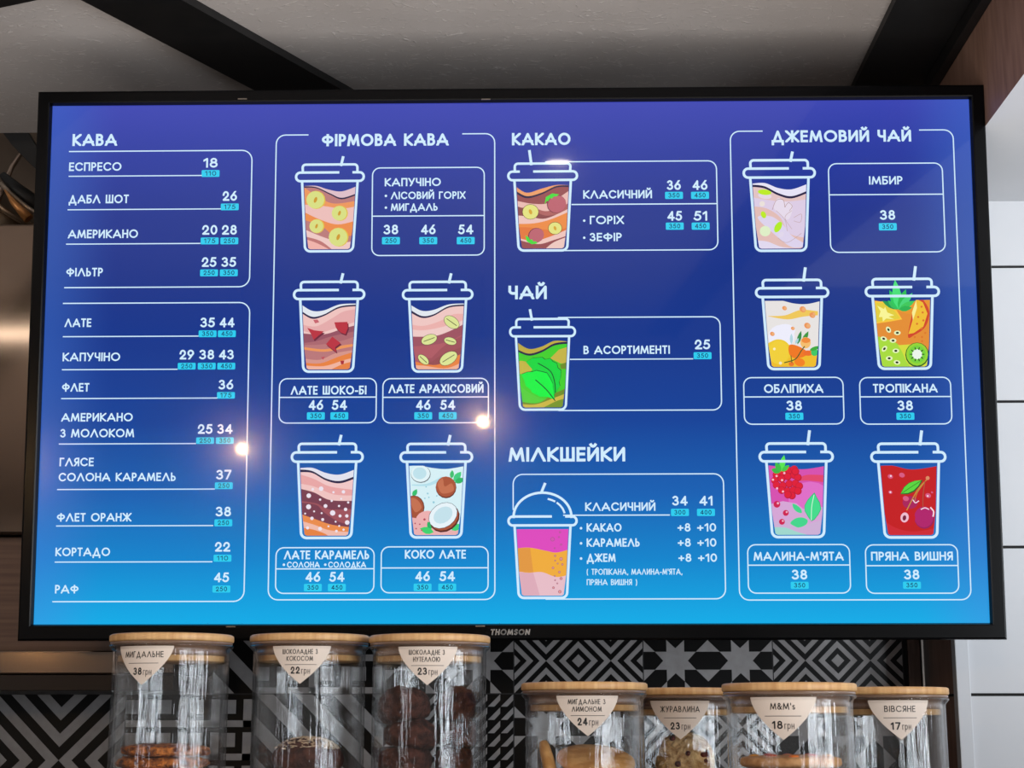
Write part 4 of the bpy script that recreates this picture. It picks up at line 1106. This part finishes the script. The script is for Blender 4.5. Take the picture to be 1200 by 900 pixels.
nt.links.new(lw.outputs['Facing'], pw.inputs[0]); nt.links.new(pw.outputs[0], ml.inputs[0]); nt.links.new(ml.outputs[0], mixs.inputs[0])
nt.links.new(tr.outputs[0], mixs.inputs[1]); nt.links.new(gl.outputs[0], mixs.inputs[2]); nt.links.new(mixs.outputs[0], out.inputs[0])

bamboo = noisy(mat('bamboo_lid', (190, 140, 84), .45, spec=.4), 9, (186, 138, 86), (214, 172, 120), .3, .7, bump=.1, stretch=(18, 1.2, 1.2), dist=.001)
seal = mat('clear_silicone_seal', (132, 102, 82), .3)
seal.node_tree.nodes['Principled BSDF'].inputs['Transmission Weight'].default_value = .35
paper = mat('cream_label_paper', (214, 198, 184), .6)
ink = mat('black_ink', (16, 15, 16), .6)
inkg = mat('grey_ink', (66, 60, 58), .6)
SHELF = EYE - .0905
R = .0665                                   # outside of the glass

def jar(cx, cy, top, label, turn, lines, num, lift=0):
    """glass jar with a bamboo lid; top = height of the lid's upper face"""
    h = top - SHELF
    j = thing('biscuit_jar', label, 'jar', (cx, cy, SHELF), group='glass biscuit jars in front of the television')
    m_ = MB()
    gz = h - .0125                   # rim of the glass under the seal
    m_.lathe([(.0005, 0.0), (R - .012, 0), (R - .004, .002), (R - .0002, .0075), (R, .0095), (R, .0115), (R, gz - .0100), (R, gz - .0080), (R + .0002, gz - .0062), (R + .0018, gz - .0042), (R + .0042, gz - .0018), (R + .0042, gz), (R - .0005, gz),
              (R - .0030, gz - .004), (R - .0032, gz - .006), (R - .0032, gz - .008), (R - .0032, .016), (R - .0032, .014), (R - .0034, .012), (R - .008, .006), (.0005, .006)], 72)
    m_.build('glass_body', glass, j)
    lid = MB()
    lid.lathe([(.0005, h), (.0690, h), (.0708, h - .0012), (.0712, h - .003), (.0712, h - .0070), (.0706, h - .0081), (.0690, h - .0086), (.0608, h - .0086), (.0608, h - .030), (.0595, h - .031), (.0005, h - .031)], 64)
    l_ = lid.build('lid', bamboo, j)
    s_ = MB()
    prof = lambda z_: [(.0600 + .004 * cos(a) + .0012, z_ + .0026 * sin(a)) for a in [2 * pi * k / 10 for k in range(11)]]
    s_.lathe([(.061, h - .0088), (.0695, h - .0089), (.0700, h - .0102), (.0690, h - .0119), (.0632, h - .0120), (.0630, h - .0150), (.0622, h - .0158), (.0622, h - .0195), (.0630, h - .0203), (.0630, h - .0235), (.061, h - .0245)], 48)
    s_.build('seal', seal, l_)
    # paper label bent round the glass
    W2, H = .0350, .0432; z1 = h - .0150; rr = R + .0007
    t0 = radians(turn) + math.atan2(-cx, cy)     # measured from the side the camera sees
    def wrap(s, z, e=0): a = t0 + s / R; return ((rr + e) * sin(a), -(rr + e) * cos(a), z)
    m_ = MB(); N = 36
    def depth(s): return H * max(0.0, 1 - abs(s) / W2) ** .62
    S = [-W2 * cos(pi * k / N) for k in range(N + 1)]
    for s0, s1 in zip(S, S[1:]):
        m_.face([wrap(s0, z1 - depth(s0)), wrap(s1, z1 - depth(s1)), wrap(s1, z1), wrap(s0, z1)])
    lb = m_.build('label', paper, j)
    t_ = MB()
    def put(s, x0, x1, yb, cap, wgt, mi=0):
        for q in lettering(s, x1 - x0, cap, wgt, .2):
            t_.face([wrap(x0 + p_[0], z1 - yb + p_[1], .0003) for p_ in q], mi)
    if len(lines) == 1:
        w = lines[0][1] * .9; put(lines[0][0], -w / 2, w / 2, .0128, .0068, .125)
        yr, yn = .0192, .0322
    else:
        for k, (s, w) in enumerate(lines): put(s, -w * .45 - .001, w * .45 - .001, (.0093, .0172)[k], .0056, .125)
        yr, yn = .0214, .0318
    for k in range(10):
        a, b = -.0185 + .0037 * k, -.0148 + .0037 * k
        t_.face([wrap(a, z1 - yr - .0003, .0003), wrap(b, z1 - yr - .0003, .0003), wrap(b, z1 - yr + .0003, .0003), wrap(a, z1 - yr + .0003, .0003)], 1)
    put(num, -.0110, -.0004, yn, .0082, .18)
    put('грн', .0014, .0112, yn, .0082, .08, 1)
    t_.build('lettering', [ink, inkg], lb)
    return j
def jar_at(px_, Y, top_px, *a):
    p_ = at(px_, 800, Y=Y)
    f_ = at(px_, top_px, Y=Y - .070)
    jar(p_.x, Y, f_.z, *a)
    return Vector((p_.x, Y, SHELF + .0065))

J1 = jar_at(199.5, 1.900, 740.3, 'leftmost tall jar, almond biscuits, label reading 38', -28, [('МИГДАЛЬНЕ', .053)], '38')
J2 = jar_at(362, 1.957, 741.0, 'tall jar second from the left, coconut chocolate biscuits, label reading 22', -9, [('ШОКОЛАДНЕ З', .0455), ('КОКОСОМ', .034)], '22')
J3 = jar_at(503, 1.927, 741.6, 'tall jar full of dark chocolate biscuits, label reading 23, left of the lettering', -2, [('ШОКОЛАДНЕ З', .0455), ('НУТЕЛЛОЮ', .034)], '23')
J4 = jar_at(684.5, 1.861, 798.6, 'short jar of golden lemon biscuits, label reading 24', 3, [('МИГДАЛЬНЕ З', .0455), ('ЛИМОНОМ', .036)], '24')
J5 = jar_at(796, 1.958, 805.6, 'short jar between two others, lumpy fruit biscuit, label reading 23', 0, [('ЖУРАВЛИНА', .050)], '23')
J6 = jar_at(924, 1.763, 799.4, 'short jar of biscuits with coloured sweets, label reading 18', -6, [("M&M's", .028)], '18')
J7 = jar_at(1037, 1.915, 804.8, 'rightmost short jar, looking empty, label reading 17', 13, [('ВІВСЯНЕ', .0385)], '17')

# ---------------------------------------------------------------- biscuits
def bake(name, c1, c2, scale, bump, rough=.75, lo=.38, hi=.62, dist=.004):
    return noisy(mat(name, c1, rough, spec=.25), scale, c1, c2, lo, hi, bump=bump, dist=dist)
almond = bake('almond_florentine', (88, 36, 14), (222, 132, 58), 130, 1.0, .35, .38, .62, .012)
choco = bake('chocolate_dough', (58, 34, 28), (92, 56, 44), 70, .8, .8, dist=.01)
choco2 = bake('dark_chocolate_dough', (50, 25, 19), (92, 52, 40), 90, .9, .8, .4, .66, .012)
lemon = bake('golden_dough', (190, 134, 72), (220, 168, 104), 60, .6, .75)
oat = bake('pale_fruit_dough', (176, 132, 80), (228, 190, 134), 110, 1.0, .8, dist=.012)
sweet = bake('tan_dough', (186, 130, 78), (216, 164, 110), 80, .6, .75)
coco = bake('coconut_flakes', (190, 160, 128), (224, 200, 170), 200, .3, .8)

def biscuit_mesh(mbx, r, h, seed, rough=.06, dome=.55, rings=9, seg=36, freq=24):
    """round biscuit, flat below, rounded rim, domed top"""
    prof = [(0.0005, 0), (r * .4, 0), (r * .72, 0), (r * .86, h * .045), (r * .95, h * .15), (r * .99, h * .26), (r, h * .38)]
    for k in range(1, rings):
        a = k / (rings - 1) * pi / 2
        prof.append((max(.0005, r * cos(a)), h * (.38 + .62 * sin(a) ** (1 / (1 + dome * .5)))))
    n0 = len(mbx.v)
    mbx.lathe(prof, seg)
    for i in range(n0, len(mbx.v)):
        v_ = Vector(mbx.v[i]); s_ = v_ * freq + Vector((seed * 3.1, seed * 7.7, seed))
        d_ = noise.noise(s_) * .65 + noise.noise(s_ * 2.7) * .35
        k_ = 1 + rough * d_ * 2
        mbx.v[i] = (v_.x * k_, v_.y * k_, v_.z * (1 + rough * d_ * 2.4))
def cookie(label, loc, r, h, m, seed, tilt=(0, 0, 0), group=None, rough=.06, dome=.55, freq=24):
    o = MB(); biscuit_mesh(o, r, h, seed, rough, dome, freq=freq)
    ob = o.build('cookie', m, None, loc, tilt)
    return tag(ob, label, 'biscuit', group)

# almond florentines stacked in the leftmost jar
base = J1
z_ = base.z; tops = (.0125, .0135, .0120, .0140, .0135)
for k in range(5):
    lab = ('topmost orange-brown almond biscuit in the leftmost jar' if k == 4 else 'second orange-brown almond biscuit from the top in the leftmost jar' if k == 3 else 'lower almond biscuit of the stack in the leftmost jar')
    cookie(lab, base + Vector((.002 * (-1) ** k - .003, -.003 + .002 * (k % 2), z_ - base.z)), .050 + .0015 * (k % 2), tops[k], almond, k + 1, (0, 0, k * .8), 'almond biscuits in the leftmost jar', .10, 3, 90)
    z_ += tops[k] * .96
# coconut-topped chocolate biscuits
base = J2
for k in range(2):
    lab = 'domed chocolate biscuit with pale coconut flakes, on top in the second jar' if k else 'chocolate biscuit under the coconut-topped one in the second jar'
    c_ = cookie(lab, base + Vector((.001, -.004, .0305 * k)), .0415, .034 if k == 0 else .040, choco, 11 + k, (0, 0, k), 'coconut chocolate biscuits', .05, 0.0)
    rnd = random.Random(5 + k); f_ = MB()
    for _ in range(420):
        rad = .037 * sqrt(rnd.random()); an = rnd.random() * 2 * pi
        hh = (.034 if k == 0 else .040); q_ = rad / .0415
        zz_ = hh * (.38 + .62 * sqrt(max(0, 1 - q_ * q_))) + .0008
        p_ = Vector((rad * cos(an), rad * sin(an), zz_)); d_ = Vector((rnd.uniform(-1, 1), rnd.uniform(-1, 1), rnd.uniform(-.2, .3))).normalized() * rnd.uniform(.0015, .0032)
        f_.tube([p_ - d_, p_ + d_], .0006, 4)
    t_ = f_.build('coconut_flakes', coco, c_); t_['kind'] = 'stuff'
# thick dark chocolate biscuits filling the third jar in two columns
base = J3
for col, (dx, dy, n_, txt) in enumerate(((-.0235, -.010, 4, 'left'), (.0310, .012, 4, 'right'))):
    zc = 0
    for k in range(n_):
        hh = (.0325, .0335, .0330, .0400)[k]
        order = ('lowest', 'third from the top', 'second from the top', 'topmost')[k]
        cookie('%s thick dark chocolate biscuit of the %s column in the third jar' % (order, txt), base + Vector((dx + .002 * (-1) ** k, dy, zc)), (.0280 if k == 0 else .0312) if col == 0 else .0228, hh, choco2, 20 + k + 7 * col,
               (0, ((0, -.07, .09, -.16), (0, .08, -.05, .12))[col][k], 0), 'dark chocolate biscuits in the third jar', .09, .4, 45)
        zc += hh * .90
# golden lemon biscuits
base = J4
cookie('golden biscuit lying flat at the bottom of the lemon jar', base + Vector((.006, -.004, 0)), .046, .017, lemon, 31, (0, 0, 0), 'golden lemon biscuits', .03, .6)
cookie('golden biscuit lying in front of and below the tilted one in the lemon jar', base + Vector((.004, -.014, .0165)), .038, .0125, lemon, 32, (radians(-3), 0, 2), 'golden lemon biscuits', .04, .9)
cookie('large golden biscuit tilted on top of the pile in the lemon jar', base + Vector((.012, .008, .0405)), .0445, .0135, lemon, 33, (radians(17), radians(4), 0), 'golden lemon biscuits', .04, 2.5)
cookie('golden biscuit standing on edge at the left of the lemon jar', base + Vector((-.0460, .002, .0345)), .033, .014, lemon, 34, (0, radians(78), 0), 'golden lemon biscuits', .04, 2)
# fruit biscuits
base = J5
def fruity(lab, off, r, h, seed, tilt):
    c_ = cookie(lab, base + Vector(off), r, h, oat, seed, tilt, 'lumpy fruit biscuits', .12, .8, 60)
    rnd = random.Random(seed)
    berry = bpy.data.materials.get('dried_cranberry') or bake('dried_cranberry', (60, 16, 12), (104, 34, 22), 120, .4, .4)
    for k in range(11):
        rad = r * .85 * sqrt(rnd.random()); an = rnd.random() * 2 * pi; q_ = rad / r
        zz_ = h * (.38 + .62 * sqrt(max(0, 1 - q_ * q_)) ** (1 / 1.4)) - .0005
        b_ = MB(); b_.lathe([(.0004, -.002), (.003, -.0012), (.0038, .0004), (.0026, .0020), (.0004, .0024)], 10)
        b_.build('cranberry', berry, c_, (rad * cos(an), rad * sin(an), zz_), (rnd.uniform(-.5, .5), rnd.uniform(-.5, .5), 0))
fruity('lumpy fruit biscuit lying at the bottom of the fruit jar', (-.004, 0, 0), .044, .026, 41, (0, 0, 0))
fruity('pale lumpy fruit biscuit standing upright and facing the room', (.003, -.004, .0405), .0345, .024, 42, (radians(72), 0, radians(6)))
# biscuits with coloured sweets
base = J6
flat = [(.0205, 'darker biscuit at the bottom of the jar of coloured sweets'), (.0205, 'biscuit under the top one in the jar of coloured sweets'), (.0140, 'flat tan biscuit dotted with coloured sweets, topmost in its jar')]
zc = 0
for k, (hh, lab) in enumerate(flat):
    c_ = cookie(lab, base + Vector((-.002 if k < 2 else -.001, -.002, zc)), .050 if k < 2 else .0525, hh, choco if k == 1 else sweet, 51 + k, (0, 0, k), 'biscuits with coloured sweets', .04, 3)
    rnd = random.Random(3 + k)
    for q in range(8 if k == 2 else 4):
        an, rad = (q * .785 + .3, .030 + .008 * (q % 2)); colr = ((196, 52, 30), (226, 150, 40), (200, 80, 30), (230, 120, 40))[q % 4]
        key = 'sweet_%d_%d_%d' % colr
        m_s = bpy.data.materials.get(key) or mat(key, colr, .3)
        b_ = MB(); b_.lathe([(.0004, -.002), (.0045, -.0012), (.0062, .0006), (.0045, .0024), (.0004, .0032)], 14)
        q_ = rad / .0525
        b_.build('sweet', m_s, c_, (rad * cos(an), rad * sin(an), hh * (.38 + .62 * sqrt(1 - q_ * q_) ** (1 / 2.5)) - .0012), (0, 0, 0))
    zc += hh * .97
